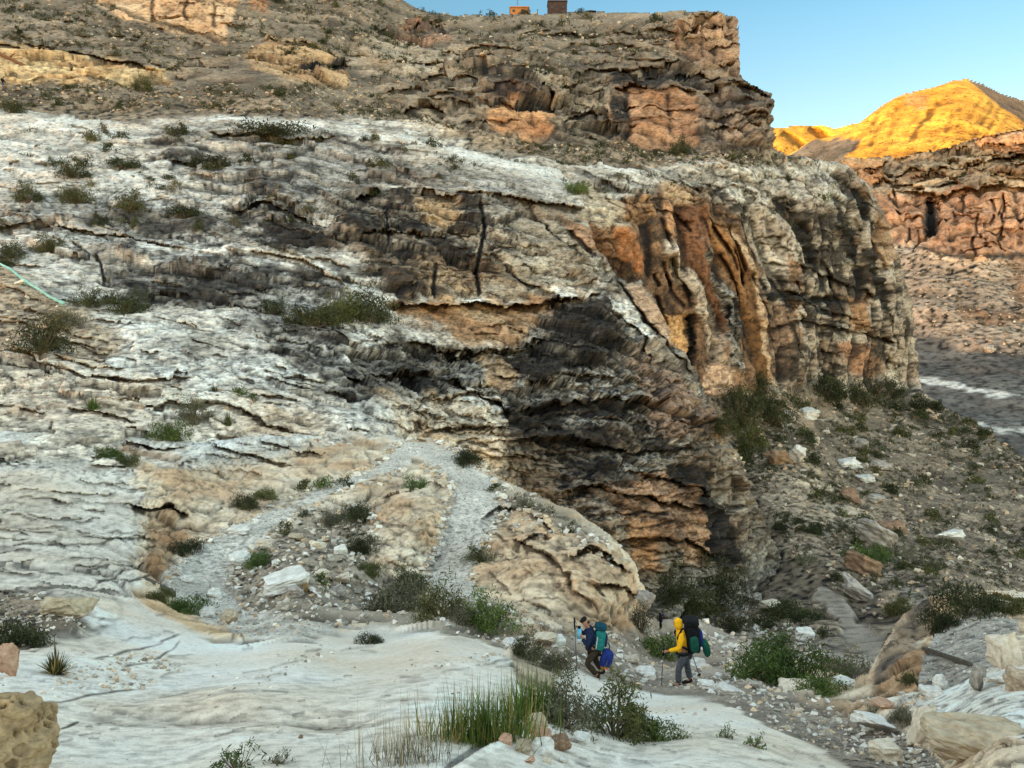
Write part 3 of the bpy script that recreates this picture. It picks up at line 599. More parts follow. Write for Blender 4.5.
for pts, amp, w in [([(662,196),(664,240),(676,275),(690,312)], 1.2, 5.4), ([(678,200),(684,262),(704,304),(726,336)], 2.4, 5.4), ([(702,206),(708,244),(720,282),(738,320)], 1.8, 5.4), ([(640,205),(650,240),(648,285)], 1.8, 5.4),
                    ([(706,225),(730,290),(745,330),(756,372)], 1.8, 6.8), ([(777,192),(785,214),(806,238),(814,259),(824,287),(836,330)], 3.0, 6.8), ([(826,187),(840,207),(845,228),(855,260),(866,310)], 3.0, 5.4), ([(842,181),(859,203),(865,226),(873,263),(888,310)], 3.6, 5.4),
                    ([(745,205),(765,250),(785,300),(800,350)], 1.8, 5.4), ([(686,314),(690,366)], 2.4, 4.1), ([(628,100),(630,140)], 1.8, 4.1), ([(668,90),(670,140)], 1.2, 4.1),
                    ([(720,95),(722,140)], 1.5, 5.4), ([(745,98),(748,142)], 1.5, 5.4), ([(700,20),(702,60)], 1.2, 4.1), ([(712,22),(716,62)], 1.2, 4.1), ([(530,100),(534,130)], 0.9, 4.1), ([(760,293),(800,296),(870,304)], 1.5, 3.4), ([(780,318),(840,322),(900,345)], 1.2, 3.4)]:
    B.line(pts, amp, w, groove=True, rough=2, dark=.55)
for pts, amp, w in [([(664,238),(681,260),(698,309),(726,342),(730,370)], -2.4, 8.1), ([(698,236),(711,270),(726,300),(737,350)], -1.5, 5.4), ([(730,228),(758,276),(768,350),(778,384)], -1.8, 6.8), ([(757,196),(779,218),(791,242),(799,267),(814,290)], -2.4, 10.8),
                    ([(806,184),(826,199),(836,216),(843,248),(852,275)], -2.4, 9.5), ([(842,192),(859,211),(865,242),(874,290)], -2.4, 6.8), ([(866,205),(884,220),(892,252),(900,290)], -2.4, 9.5), ([(615,226),(640,238)], -1.2, 6.8)]:
    B.line(pts, amp, w, groove=True, rough=1.5)
for a in [(900,350,16,45,4), (850,350,24,40,3), (800,350,24,40,3)]: B.bump(*a)
for pts in ([(535,72),(556,70),(576,70)], [(419,80),(450,78),(483,79)], [(374,31),(405,27),(439,26)], [(624,61),(646,59),(668,60)], [(425,99),(450,96),(477,97)], [(531,89),(566,86),(600,82)], [(634,31),(660,31),(685,34)], [(518,34),(535,32),(552,32)],
            [(440,52),(480,48),(530,50)], [(560,46),(600,44),(640,46)], [(390,66),(430,62),(470,64)], [(700,84),(735,82),(768,95)], [(560,118),(590,114),(610,122)], [(640,74),(680,72),(715,76)], [(700,118),(740,114),(768,120)], [(706,132),(740,128),(768,134)], [(676,34),(710,31),(738,33)], [(676,60),(710,62),(740,64)]):
    B.line(pts, 1.7, 5, 4, rough=1.5, dark=.62)
B.cracks(18, [(95,2),(230,0),(226,42),(170,27)], lambda u, v: .18, 12, 50, .7, .5, 27, jit=.05)
for u_, v_ in ((150, 2), (183, 4), (212, 12)): B.line([(u_, v_ - 12), (u_ + 4, v_ - 2), (u_ + 1, v_ + 8), (u_ + 5, v_ + 20)], 1.6, 2.2, groove=True, rough=3, dark=.25)
B.cracks(120, [(380,62),(470,40),(680,22),(672,60),(612,84),(604,140),(560,138),(560,100),(480,70),(480,135),(380,105)], lambda u, v: .02, 12, 70, .9, .6, 21, jit=.04)
B.cracks(24, [(612,70),(740,40),(770,96),(770,145),(610,140)], lambda u, v: .02, 14, 60, .7, .6, 26, jit=.03)
B.cracks(60, [(0,0),(240,40),(350,50),(350,85),(180,75),(0,60)], lambda u, v: .12, 8, 40, .8, .5, 22)
B.cracks(50, [(0,48),(60,52),(165,76),(110,84),(0,86)], lambda u, v: .05, 14, 60, .3, .5, 23, jit=.03)
B.cracks(90, [(560,172),(860,172),(880,200),(760,215),(600,215)], lambda u, v: .3, 8, 40, .4, .6, 24, jit=.2)
B.cracks(90, [(740,230),(870,220),(915,340),(915,385),(780,380)], lambda u, v: .16, 10, 50, .4, .62, 25, jit=.08)
for k_ in range(46):
    u_ = 640 + 270 * rnd.random(); v_ = 205 + 120 * rnd.random()
    B.line([(u_, v_), (u_ + 5, v_ + 14), (u_ + 13, v_ + 34), (u_ + 20, v_ + 52)][:2 + rnd.randrange(3)], 1.2, 1.6, groove=True, rough=2, dark=.65)
B.below([(-150,-90),(340,-30),(385,-14),(400,-2),(420,8),(450,15),(500,14),(540,12.5),(560,12),(600,11),(640,12),(700,11),(718,11),(730,14),(738,20),(741,40),(741,76),(748,84),(770,93),(772,98),(771,104),(766,112),(768,124),(769,144),
         (790,154),(846,164),(870,184),(886,214),(893,242),(904,275),(914,310),(918,345),(919,375),(924,392),(940,402),(975,425),(1024,458),(1180,520)], 1.5, 6, 5)
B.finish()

FARW = [(840,160,720),(900,150,700),(960,140,690),(1024,128,660),(1200,90,640),(900,200,640),(1024,180,620),(900,250,590),(1024,255,560),(1000,200,600),(860,280,560),(930,285,530),(1024,300,490),(860,340,500),(940,335,465),(940,365,435),(940,400,380),
        (1000,440,315),(1024,400,365),(1024,350,430),(1200,300,480),(1200,450,330),(1024,520,240),(860,460,300),(1200,180,600)]
D = Layer('canyon_wall', (830, 60, 1200, 540), FARW, 16.0, 'dirt', tilt=(.08, .0), seed=400, step=1.1)
D.zone('dirt', [(820,230),(1210,240),(1210,370),(820,360)], 8, 8, c=(166,144,122), c2=(126,108,92), sp=.8, bu=.2)
D.regnames += ['riverbed']
ZD = D.zone
ZD('ledge', [(830,150),(870,155),(960,140),(1210,100),(1210,190),(1024,180),(940,190),(830,190)], 5, 6, st=.30, c=(176,152,122))
ZD('orange', [(975,138),(1024,130),(1210,110),(1210,145),(1024,152),(980,150)], 3, 4, w=.9, jo=.4)
ZD('orange', [(840,152),(882,158),(885,185),(845,182)], 3, 4, jo=.4, c=(200,156,110))
ZD('tan', [(900,172),(960,168),(1210,150),(1210,172),(1024,176),(900,185)], 3, 5, w=.6)
ZD('orange', [(830,188),(940,192),(1024,180),(1210,170),(1210,262),(1024,256),(960,256),(900,240),(830,245)], 4, 7, jo=.42, vn=.30, c=(190,148,116), c2=(140,102,78))
ZD('varn', [(925,200),(940,208),(938,238),(925,232)], 4, 5, w=.8)
ZD('rust', [(1010,262),(1060,258),(1060,300),(1014,310)], 5, 7, w=.7)
ZD('rust', [(960,306),(1000,308),(1030,316),(1000,324),(965,318)], 4, 6, w=.7)
ZD('bed', [(830,330),(930,335),(960,345),(1024,352),(1210,360),(1210,560),(830,560)], 6, 8, region='riverbed')
ZD('bedpale', [(905,374),(940,380),(985,389),(1030,396),(1210,410),(1210,415),(1024,401),(980,394),(930,385),(905,379)], 1.5, 4, region='riverbed')
ZD('bedpale', [(960,422),(1000,426),(1060,430),(1060,438),(1000,434)], 2, 4, w=.8, region='riverbed')
for pts, amp, wa, wb in [([(840,154),(900,158),(960,142),(1030,128),(1200,100)], 8, 8, 6), ([(880,190),(940,192),(1030,180),(1200,165)], 7, 8, 8), ([(900,245),(960,258),(1030,256),(1200,260)], -10, 6, 10), ([(900,168),(960,166),(1030,152)], 8, 6, 6)]:
    D.line(pts, amp, wa, wb, rough=.8, dark=.4)
for pts, amp, w in [([(930,195),(932,240)], 25, 5), ([(965,190),(950,245)], 8, 5), ([(1015,186),(1020,250)], 7, 4)]:
    D.line(pts, amp, w, groove=True, rough=5)
D.cracks(70, [(850,160),(1030,130),(1030,190),(880,192)], lambda u, v: -.06, 8, 40, 5, .5, 31)
for k_ in range(24):
    u_ = 885 + 145 * rnd.random(); v_ = 190 + 46 * rnd.random(); h_ = rnd.uniform(.4, 1.2); D.line([(u_, v_), (u_ + rnd.gauss(0, 2), v_ + 9 * h_), (u_ + rnd.gauss(0, 4), v_ + 22 * h_)], 6, 1.3, groove=True, rough=2.5, dark=.4)
D.cracks(50, [(890,195),(1030,188),(1030,250),(900,244)], lambda u, v: -.03, 8, 36, 3, .45, 32, jit=.06)
D.below([(830,170),(842,157),(870,158),(905,155),(940,148),(975,137),(1024,127),(1200,95)], 1.2, 5, 30)
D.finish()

GOLD = [(985,92,1590),(1000,104,1570),(1012,113,1540),(990,86,1720),(1005,94,1820),(1024,104,1900),(1060,118,2000),(740,200,1500),(800,170,1450),(840,165,1330),(860,140,1420),(880,120,1480),(910,105,1520),(965,80,1640),(930,130,1360),(965,110,1420),(990,125,1400),(1024,126,1480),(1200,170,2100),(1024,200,1200),(1200,200,1300),(900,160,1250),(860,200,1150),(820,150,1520),(1050,150,1440),(900,60,1700)]
E = Layer('mountain', (760, 40, 1220, 230), GOLD, 36.0, 'gold', seed=500, c=12, step=1.25)
E.zone('talus', [(760,230),(780,160),(810,142),(838,138),(862,138),(846,158),(840,170),(850,230)], 2, 3, c=(112,98,86), c2=(88,78,68))  # shadow lying on the left foot slope, painted as a darker colour
E.zone('talus', [(966,76),(985,95),(1002,108),(1026,124),(1220,190),(1220,120),(1024,98),(990,82)], 1.5, 2, c=(130,104,80), c2=(100,80,64))  # face turned from the sun: its shade is also put into the colour
E.zone('tan', [(905,92),(930,92),(925,108),(905,105)], 4, 5, w=.5)
for k_ in range(26):
    u_ = 850 + 160 * rnd.random(); v_ = 92 + 30 * rnd.random(); l_ = rnd.uniform(14, 40); E.line([(u_, v_), (u_ - l_ * .35, v_ + l_ * .5), (u_ - l_ * .6, v_ + l_)], rnd.uniform(3, 6), 3.2, groove=True, rough=2)
E.below([(760,175),(790,152),(812,140),(845,132),(862,120),(880,106),(905,92),(930,88),(952,80),(966,78),(982,83),(1002,93),(1024,100),(1080,112),(1220,150)], .6, 4, 60)
E.finish()
RID = [(700,200,2700),(700,125,2800),(800,200,2500),(800,126,2800),(840,128,2800),(900,120,2900),(900,200,2500),(780,150,2500),(820,140,2650),(850,150,2550),(805,150,2600)]
H = Layer('hills', (690, 90, 930, 220), RID, 60.0, 'gold', seed=600, c=10, step=1.25)
H.below([(690,132),(770,127),(790,126),(820,125),(836,128),(850,124),(870,122),(930,118)], .5, 3, 80)
for pts, amp, w in [([(806,126),(824,138),(838,150)], 90, 5), ([(780,130),(800,145),(805,152)], 60, 5)]: H.line(pts, amp, w, groove=True)
H.finish()

mat_near = ground_mat('rock_near', 11, 44, .6, .008, .13, 1.0, .12)
mat_trail = ground_mat('gravel_trail', 9, 36, .8, .02, .34, 1, .45)
mat_cliff = ground_mat('rock_cliff', 1.3, 3.6, .6, .05, .32, 3.5, .55)
mat_back = ground_mat('rock_back', .9, 2.4, .6, .09, .34, 2.5, .42)
mat_far = ground_mat('rock_far', .2, .6, .6, .3, .30, 2.0, .28)
mat_mount = ground_mat('rock_mountain', .06, .2, .7, 1.5, .30, 1.5, .4)
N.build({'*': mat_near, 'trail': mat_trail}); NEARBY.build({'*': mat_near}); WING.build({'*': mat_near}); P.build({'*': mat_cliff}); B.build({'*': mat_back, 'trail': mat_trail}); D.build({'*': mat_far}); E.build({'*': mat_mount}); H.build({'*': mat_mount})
# ================================================================== HELPERS FOR THINGS
import bmesh
def tag(o, label=None, cat=None, group=None, kind=None):
    if label: o['label'] = label
    if cat: o['category'] = cat
    if group: o['group'] = group
    if kind: o['kind'] = kind
    return o
def empty(name, loc=(0, 0, 0), rz=0, scale=1):
    o = bpy.data.objects.new(name, None); col.objects.link(o)
    o.location = loc; o.rotation_euler = (0, 0, rz); o.scale = (scale,) * 3 if not hasattr(scale, '__len__') else scale
    o.empty_display_size = .1
    return o
def link_mesh(name, me, parent=None):
    o = bpy.data.objects.new(name, me); col.objects.link(o)
    if parent: o.parent = parent
    return o
LAYERS = [N, P, B, D]
def top(u, v):
    """the ground nearest the camera along one sight line: point, normal, distance"""
    best = None
    for L in LAYERS:
        if not (L.u[2] < u < L.u[-3] and L.v[2] < v < L.v[-3]): continue
        j = int(round((u - L.u[0]) / L.step)); i = int(round((v - L.v[0]) / L.step))
        if not L.keep[i, j]: continue
        d = L.D[i, j] + L.off[i, j]
        if best is None or d < best[2]: best = (Vector(L.P[i, j].tolist()), Vector(L.N[i, j].tolist()), float(d), L)
    return best

# ------------------------------------------------------------------ foliage
LEAF = {
 'dark':  grain_mat('leaf_dark', (40,44,26), (72,76,46), 3, .8, 0, vary=.35),
 'olive': grain_mat('leaf_olive', (62,64,34), (98,98,56), 3, .8, 0, vary=.3),
 'grey':  grain_mat('leaf_grey', (76,74,56), (112,108,86), 3, .8, 0, vary=.3),
 'blade': grain_mat('grass_green', (60,80,30), (110,126,58), 3, .7, 0),
 'green': grain_mat('leaf_green', (54,70,30), (96,110,54), 3, .75, 0, vary=.25),
 'dry':   grain_mat('leaf_dry', (140,112,66), (186,158,104), 3, .85, 0, vary=.2),
}
WOOD = grain_mat('twig', (84,70,56), (124,108,90), 8, .9, 0)
def quads_from(c, a, b):
    v = np.stack([c - a, c + b * .5, c + a, c - b * .5], 1).reshape(-1, 3)
    return v, np.arange(len(v)).reshape(-1, 4)
def rdir(g, n):
    d = g.normal(size=(n, 3)); return d / np.linalg.norm(d, axis=1, keepdims=True)
def dome(seed, clumps=26, leaves=16, leaf=.05, h=.62, spread=.10, flat=False):
    """leaf clumps spread unevenly through a low dome one unit wide"""
    g = np.random.default_rng(seed)
    d = rdir(g, clumps); d[:, 2] = np.abs(d[:, 2])
    r = (.22 + .26 * g.random(clumps) ** .6)[:, None]
    lob = 1 + .3 * np.sin(np.arctan2(d[:, 1], d[:, 0]) * 2 + g.random() * 6)[:, None]
    c = d * r * lob; c[:, 2] = c[:, 2] * 2 * h * .9 + .06
    cc = np.repeat(c, leaves, 0); n = len(cc)
    off = g.normal(size=(n, 3)) * spread * np.array([1, 1, .8])
    p = cc + off; p[:, 2] = np.maximum(p[:, 2], .02)
    s = leaf * (.6 + .8 * g.random((n, 1)))
    a = rdir(g, n) * s; a[:, 2] += s[:, 0] * .5
    b = np.cross(a, rdir(g, n)); b = b / (np.linalg.norm(b, axis=1, keepdims=True) + 1e-9) * s * .55
    return quads_from(p, a, b), c
def blades(seed, n=60, L=.55, w=.02, lean=1.0, up=.25, curve=.25, base=.08):
    """stiff or arching blades fanning out from one base"""
    g = np.random.default_rng(seed); V = []; Fc = []
    for i in range(n):
        th = g.random() * 6.283; el = up + (1 - up) * g.random()
        l = L * (.6 + .5 * g.random())
        dx, dy = math.cos(th) * (1 - el) * lean, math.sin(th) * (1 - el) * lean
        b0 = np.array([math.cos(th) * base * g.random(), math.sin(th) * base * g.random(), 0])
        px, py = -math.sin(th + g.normal() * .6), math.cos(th + g.normal() * .6)
        k = len(V); segs = 3
        for sgi in range(segs + 1):
            t = sgi / segs; ww = w * (1 - t * .92)
            c = b0 + l * np.array([dx * (t + curve * t * t), dy * (t + curve * t * t), el * (t - curve * .4 * t * t) + .05])
            V += [c - np.array([px, py, 0]) * ww, c + np.array([px, py, 0]) * ww]
        for sgi in range(segs):
            a = k + 2 * sgi; Fc.append((a, a + 1, a + 3, a + 2))
    return np.array(V), np.array(Fc)
def stems(seed, ends, w=.012):
    g = np.random.default_rng(seed); V = []; Fc = []
    for e in ends:
        a = np.array([g.normal() * .03, g.normal() * .03, -.05]); m = (a + e) / 2 + g.normal(size=3) * .03
        k = len(V)
        for p, ww in ((a, w * 1.6), (m, w), (e, w * .4)):
            for q in range(3):
                V.append(p + ww * np.array([math.cos(q * 2.094), math.sin(q * 2.094), 0]))
        for s_ in range(2):
            for q in range(3):
                Fc.append((k + 3 * s_ + q, k + 3 * s_ + (q + 1) % 3, k + 3 * s_ + 3 + (q + 1) % 3, k + 3 * s_ + 3 + q))
    return np.array(V), np.array(Fc)
_mc = {}
def mesh_data(name, vf, mat, smooth=False):
    o = mesh_obj(name, vf[0], vf[1], mat, smooth); me = o.data; bpy.data.objects.remove(o); return me
def shrub_meshes(shape, tone, var):
    key = (shape, tone, var)
    if key in _mc: return _mc[key]
    sd = hash(shape) % 1 + var * 31 + 5; mat = LEAF[tone]; stem = None
    if shape == 'bush':   f, c = dome(sd, 70, 44, .031, .66, .08); stem = stems(sd, c[::2] * .9)
    elif shape == 'low':  f, c = dome(sd + 3, 70, 44, .031, .36, .08); stem = stems(sd, c[::2] * .9)
    elif shape == 'tall': f, c = dome(sd + 7, 60, 36, .032, 1.0, .08); stem = stems(sd, c[::2] * .9, .018)
    elif shape == 'tree': f, c = dome(sd + 9, 90, 44, .028, .85, .08); stem = stems(sd, c[::3] * .9, .025)
    elif shape == 'small': f, c = dome(sd + 11, 24, 16, .08, .6, .10)
    elif shape == 'tiny': f, c = dome(sd + 13, 9, 7, .13, .6, .14)
    elif shape == 'spiky': f = blades(sd, 110, .58, .018, 1.0, .12, .05)
    elif shape == 'tuft': f = blades(sd, 90, .62, .012, .8, .45, .3)
    elif shape == 'sprig':
        f, c = dome(sd + 15, 30, 9, .05, .5, .05); stem = stems(sd, c, .012)
    _mc[key] = (mesh_data('foliage', f, mat), mesh_data('branch', stem, WOOD) if stem is not None else None)
    return _mc[key]
_sv = [0]
def plant(u, v, w, shape, tone, label, cat='shrub', group=None, name='desert_shrub', asp=1.0, sink=.06):
    t = top(u, v)
    if t is None: return None
    p, n, d, L = t
    s = (1.28 if v > 300 else 1.1) * w * d / F; _sv[0] += 1
    if v < 300 and w > 30: asp *= .55
    fm, sm = shrub_meshes(shape, tone, _sv[0] % 4)
    loc = p - Vector((0, 0, s * sink)); rz = rnd.random() * 6.28
    sc = (s, s, s * asp)
    if sm is None or w < 16:
        o = link_mesh(name, fm); o.location = loc; o.rotation_euler = (0, 0, rz); o.scale = sc
    else:
        o = empty(name, loc, rz, sc); link_mesh('foliage', fm, o); link_mesh('branch', sm, o)
    return tag(o, label, cat, group)

# (u, v of the base, width in the picture, shape, tone, label)
SHRUBS = [
 (40,353,40,'bush','dark','dark green bush on the tan dirt patch below the teal pipe'),
 (93,410,26,'spiky','green','yellow green spiky tuft on the ledge at the left edge of the white slope'),
 (194,420,24,'tall','grey','tall grey green shrub rooted in a crack of the white slope'),
 (214,393,18,'spiky','olive','small spiky yucca above the tall grey green shrub'),
 (240,398,15,'small','green','small bright green shrub right of the small spiky yucca'),
 (252,402,9,'small','green','tiny green tuft at the right end of the yucca row on the white slope'),
 (229,424,24,'tuft','olive','drooping olive grass tuft right of the tall grey green shrub'),
 (170,437,28,'bush','green','green bush hanging over the shadowed crack on the lower white slope'),
 (107,456,24,'low','green','bright green low shrub under the brown overhang at left'),
 (126,464,20,'low','olive','olive low shrub just right of the bright green one under the overhang'),
 (88,300,28,'bush','dark','dark bush right of the end of the teal pipe'),
 (110,298,16,'small','dark','small dark shrub between two larger bushes near the teal pipe'),
 (128,308,30,'bush','dark','dark bush topping the pale rock right of the teal pipe'),
 (63,326,32,'low','grey','grey brown low shrub below the lower end of the teal pipe'),
 (5,264,20,'bush','dark','dark bush behind the upper end of the teal pipe'),
 (274,306,20,'bush','dark','dark shrub at the left end of the bush row under the dark cliff'),
 (312,326,38,'low','dark','wide dark shrub in the middle of the bush row under the dark cliff'),
 (340,318,36,'bush','olive','olive bush beside the largest bush under the dark cliff'),
 (370,318,42,'bush','dark','largest dark green bush where the white slope meets the dark cliff'),
 (246,508,22,'bush','dark','dark bush on the uphill edge of the left trail strand'),
 (266,498,20,'low','olive','olive shrub uphill of the left trail strand right of the dark bush'),
 (304,492,14,'small','olive','small olive shrub on the rim above the left trail strand'),
 (323,488,16,'small','green','small green shrub near the top of the left trail strand'),
 (345,486,12,'small','dark','tiny dark shrub just below the switchback bend'),
 (418,490,20,'bush','green','round green bush inside the switchback bend'),
 (468,463,26,'low','dark','dark bush outside the switchback bend at the foot of the dark cliff'),
 (479,560,22,'bush','olive','olive bush at the outer edge of the right trail strand'),
 (357,522,26,'bush','dark','dark bush at the top of the rubble mound inside the trail loop'),
 (364,550,26,'bush','dark','dark bush halfway down the rubble mound inside the trail loop'),
 (368,575,22,'low','olive','olive shrub at the foot of the cream rock inside the trail loop'),
 (332,524,18,'bush','grey','grey shrub left of the bushes on top of the rubble mound'),
 (258,566,24,'bush','green','round bright green bush beside the left trail strand'),
 (306,592,20,'tuft','dry','straw coloured dry tuft beside the flat white boulder'),
 (322,584,16,'small','green','small green shrub behind the straw coloured tuft'),
 (187,611,34,'low','green','green shrub at the near edge of the left trail bend'),
 (158,602,22,'low','olive','olive shrub under the squared timber at the trail bend'),
 (187,551,24,'low','dark','dark low shrub against the brown alcove at the left trail bend'),
 (398,612,54,'low','grey','wide grey green bush at the foot of the right trail strand'),
 (442,618,44,'bush','olive','olive bush right of the wide grey green bush at the foot of the trail'),
 (410,590,34,'bush','dark','dark bush behind the wide grey green bush at the foot of the trail'),
 (494,630,44,'bush','green','leafy green bush left of the climbing hikers'),
 (464,624,30,'low','grey','grey shrub on the rubble left of the leafy green bush'),
 (525,660,28,'bush','dark','dark bush at the tip of the white slab behind the grass clump'),
 (550,672,36,'low','grey','grey mounded shrub on the dirt patch left of the dark clad hiker'),
 (369,644,20,'low','dark','small dark shrub alone on the far edge of the white slab'),
 (20,642,48,'low','dark','dark prickly shrub on the gravel heap at the left edge'),
 (238,768,40,'sprig','green','leafy green sprig at the bottom edge left of the grass clump'),
 (279,764,22,'sprig','olive','thin small sprig right of the leafy sprig at the bottom edge'),
 (566,728,58,'bush','grey','grey green bush immediately right of the tall grass clump'),
 (615,736,66,'bush','olive','largest olive bush on the near white slab right of the grass'),
 (655,740,44,'low','green','green low bush at the right end of the foreground bushes'),
 (727,738,20,'sprig','green','bright green sprig in a crack of the slab below the yellow hiker'),
 (754,747,24,'sprig','green','second bright green sprig further down the crack of the slab'),
 (709,606,50,'tree','dark','large dark bushy tree at the foot of the cliff behind the yellow hiker'),
 (670,600,44,'bush','dark','broad dark bush beside the boulder behind the dark clad hiker'),
 (688,612,36,'bush','olive','olive bush between the broad dark bush and the large dark tree'),
 (736,632,26,'bush','dark','dark bush on the gravel bank right of the large dark tree'),
 (660,656,38,'low','green','green bush on the trail bank between the two near hikers'),
 (641,632,24,'tall','grey','brown grey bush at the corner of the tan outcrop near the farthest hiker'),
 (762,680,56,'bush','green','bright green bush at the left of the green thicket below the trail'),
 (800,684,60,'bush','green','bright green bush in the middle of the green thicket below the trail'),
 (836,672,40,'bush','grey','grey green bush at the right of the thicket in front of the lower trail'),
 (826,696,36,'low','green','green bush trailing down from the thicket behind the flat tan block'),
 (780,652,16,'small','dark','small dark shrub on the rubble above the green thicket'),
 (972,614,54,'low','dark','large dark bush crowning the rounded rock at the right'),
 (942,628,36,'low','dark','dark bush at the left end of the rounded rock crown'),
 (1016,612,34,'low','olive','olive bush at the right edge beside the rounded rock'),
 (908,683,16,'bush','olive','small round shrub on the side of the cream rock at right'),
 (873,714,18,'bush','grey','small grey shrub at the bend of the path at lower right'),
 (905,730,22,'low','grey','grey shrub beside the long white slab at lower right'),
 (759,394,24,'tree','dark','dark tree against the foot of the brown alcove wall'),
 (739,424,40,'tree','dark','largest dark tree below the brown alcove wall'),
 (771,424,28,'tree','dark','dark tree right of the largest tree below the alcove'),
 (720,432,26,'bush','dark','dark bush left of the largest tree below the alcove'),
 (750,448,30,'bush','olive','olive bush downhill of the trees below the alcove'),
 (824,396,42,'low','dark','wide dark bush along the foot of the pillared cliff'),
 (860,405,28,'bush','dark','dark bush under the middle of the pillared cliff'),
 (876,396,20,'tall','dark','upright dark bush against the pillared cliff near its end'),
 (893,395,22,'bush','dark','dark bush near the right end of the pillared cliff'),
 (935,411,13,'small','dark','dark shrub on the skyline of the talus above the river bed'),
 (868,562,32,'low','green','yellow green shrub on the talus above the lower trail'),
 (806,618,30,'low','dark','long dark shrub on the bank left of the lower trail'),
 (780,612,34,'low','dark','long dark shrub parallel to the lower trail further left'),
 (900,612,26,'low','olive','olive shrub right of the lower trail'),
 (678,153,24,'bush','dark','dark tree under the orange block of the mesa cliff'),
 (575,196,24,'low','green','green shrub alone on the rim of the pale bench'),
 (208,163,52,'low','dark','long dark clump of bushes on the upper white slope'),
 (272,133,62,'low','dark','long dark line of bushes below the ledge on the upper white slope'),
 (51,249,26,'bush','olive','olive shrub on the white slope left of the crack'),
 (12,256,24,'bush','dark','dark shrub at the left edge of the white slope above the pipe'),
 (143,88,20,'bush','olive','olive shrub just under the cream ledge at upper left'),
 (14,114,22,'bush','dark','dark shrub below the walking figure at the upper left edge'),
 (74,178,26,'bush','dark','dark shrub on the upper left white slope above two others'),
 (126,168,34,'low','dark','dark wide shrub on the white slope beside the pale smooth patch'),
 (30,206,26,'bush','dark','dark shrub near the left edge halfway up the white slope'),
 (76,202,28,'bush','olive','olive shrub right of the dark one near the left edge'),
 (128,214,28,'bush','olive','olive shrub below the wide one on the white slope'),
 (186,212,40,'low','dark','dark shrub at the left of the brown ledge on the white slope'),
]
for q in SHRUBS: plant(*q)
def scatter(poly, n, wmin, wmax, rg, dens=None):
    us = [p[0] for p in poly]; vs = [p[1] for p in poly]; out = []; k = 0
    while len(out) < n and k < n * 40:
        k += 1
        u = rg.uniform(min(us), max(us)); v = rg.uniform(min(vs), max(vs))
        if not inpoly(u, v, poly): continue
        if dens and perlin(np.float32(u / dens), np.float32(v / dens * 1.6), np.float32(3.3), 9) < rg.uniform(-.35, .12): continue
        w = wmin + (wmax - wmin) * rg.random() ** 2.2
        out.append((u, v, w))
    return out
rg = random.Random(21)
TALUS = [(715,440),(735,400),(775,392),(850,395),(918,396),(940,404),(1040,465),(1040,600),(985,588),(930,596),(885,615),(850,600),(800,570),(762,500)]
UPPER = [(-20,-20),(80,-10),(130,20),(225,48),(240,10),(330,-10),(405,4),(430,12),(560,15),(690,14),(690,50),(600,66),(560,95),(480,70),(380,110),(350,84),(240,58),(180,76),(100,54),(-20,42)]
UNDER = [(-20,90),(110,86),(240,84),(350,88),(480,140),(600,146),(760,152),(830,166),(700,170),(560,164),(430,128),(330,116),(190,112),(-20,108)]
FILL = [
 (TALUS, 330, 4.5, 15, 40, 'small dark shrub on the talus slope below the pillared cliff', 'shrubs on the right talus', .34),
 (UPPER, 260, 3.5, 12, 30, 'small dark shrub on the stony slope below the rim', 'shrubs on the upper slope', .3),
 (UNDER, 150, 3.5, 12, 30, 'small dark shrub along the stony foot of the upper ledges', 'shrubs under the upper ledges', .3),
 ([(-20,130),(120,125),(340,130),(420,140),(520,172),(420,190),(340,240),(230,235),(100,255),(-20,235)], 110, 4, 17, 34, 'small dark shrub in a crack of the upper white slope', 'shrubs on the white slope', .4),
 ([(380,130),(480,150),(600,176),(700,178),(860,172),(865,190),(700,190),(600,196),(500,180),(400,160)], 80, 3.5, 12, 30, 'small dark shrub on the flat bench above the cliff', 'shrubs on the bench', .3),
 ([(760,590),(850,640),(800,650),(740,640),(730,610)], 16, 6, 16, None, 'small shrub among the rubble between the cliff foot and the thicket', 'shrubs in the rubble', .5),
 ([(270,520),(370,500),(380,590),(300,600),(240,575)], 14, 6, 14, None, 'small shrub on the rubble mound inside the trail loop', 'shrubs on the mound', .4),
 ([(480,470),(530,500),(620,550),(600,556),(540,525),(500,510)], 16, 6, 15, None, 'small shrub along the crest of the tan outcrop', 'shrubs on the outcrop crest', .5),
 ([(720,190),(850,186),(880,230),(800,260),(740,210)], 26, 4, 11, None, 'small dark shrub clinging to the top of the pillared cliff', 'shrubs on the pillars', .3),
 ([(905,255),(1030,258),(1030,352),(935,335)], 90, 2.5, 6, None, 'tiny dark shrub on the far canyon slope', 'shrubs on the far slope', .3),
 ([(870,150),(1030,140),(1030,182),(890,190)], 60, 2.5, 6, None, 'tiny dark shrub on the far canyon ledges', 'shrubs on the far ledges', .3),
]
cand = []
for poly, n, a, b, dn, lab, grp, _ in FILL:
    for (u, v, w) in scatter(poly, n, a, b, rg, dn): cand.append((w, u, v, lab, grp))
cand.sort(reverse=True)
LIM = 296 - len(SHRUBS)
for w, u, v, lab, grp in cand[:LIM]:
    plant(u, v, w, 'small', rg.choice(['dark', 'dark', 'olive', 'grey']), lab, 'shrub', grp, asp=rg.uniform(.7, 1.1))
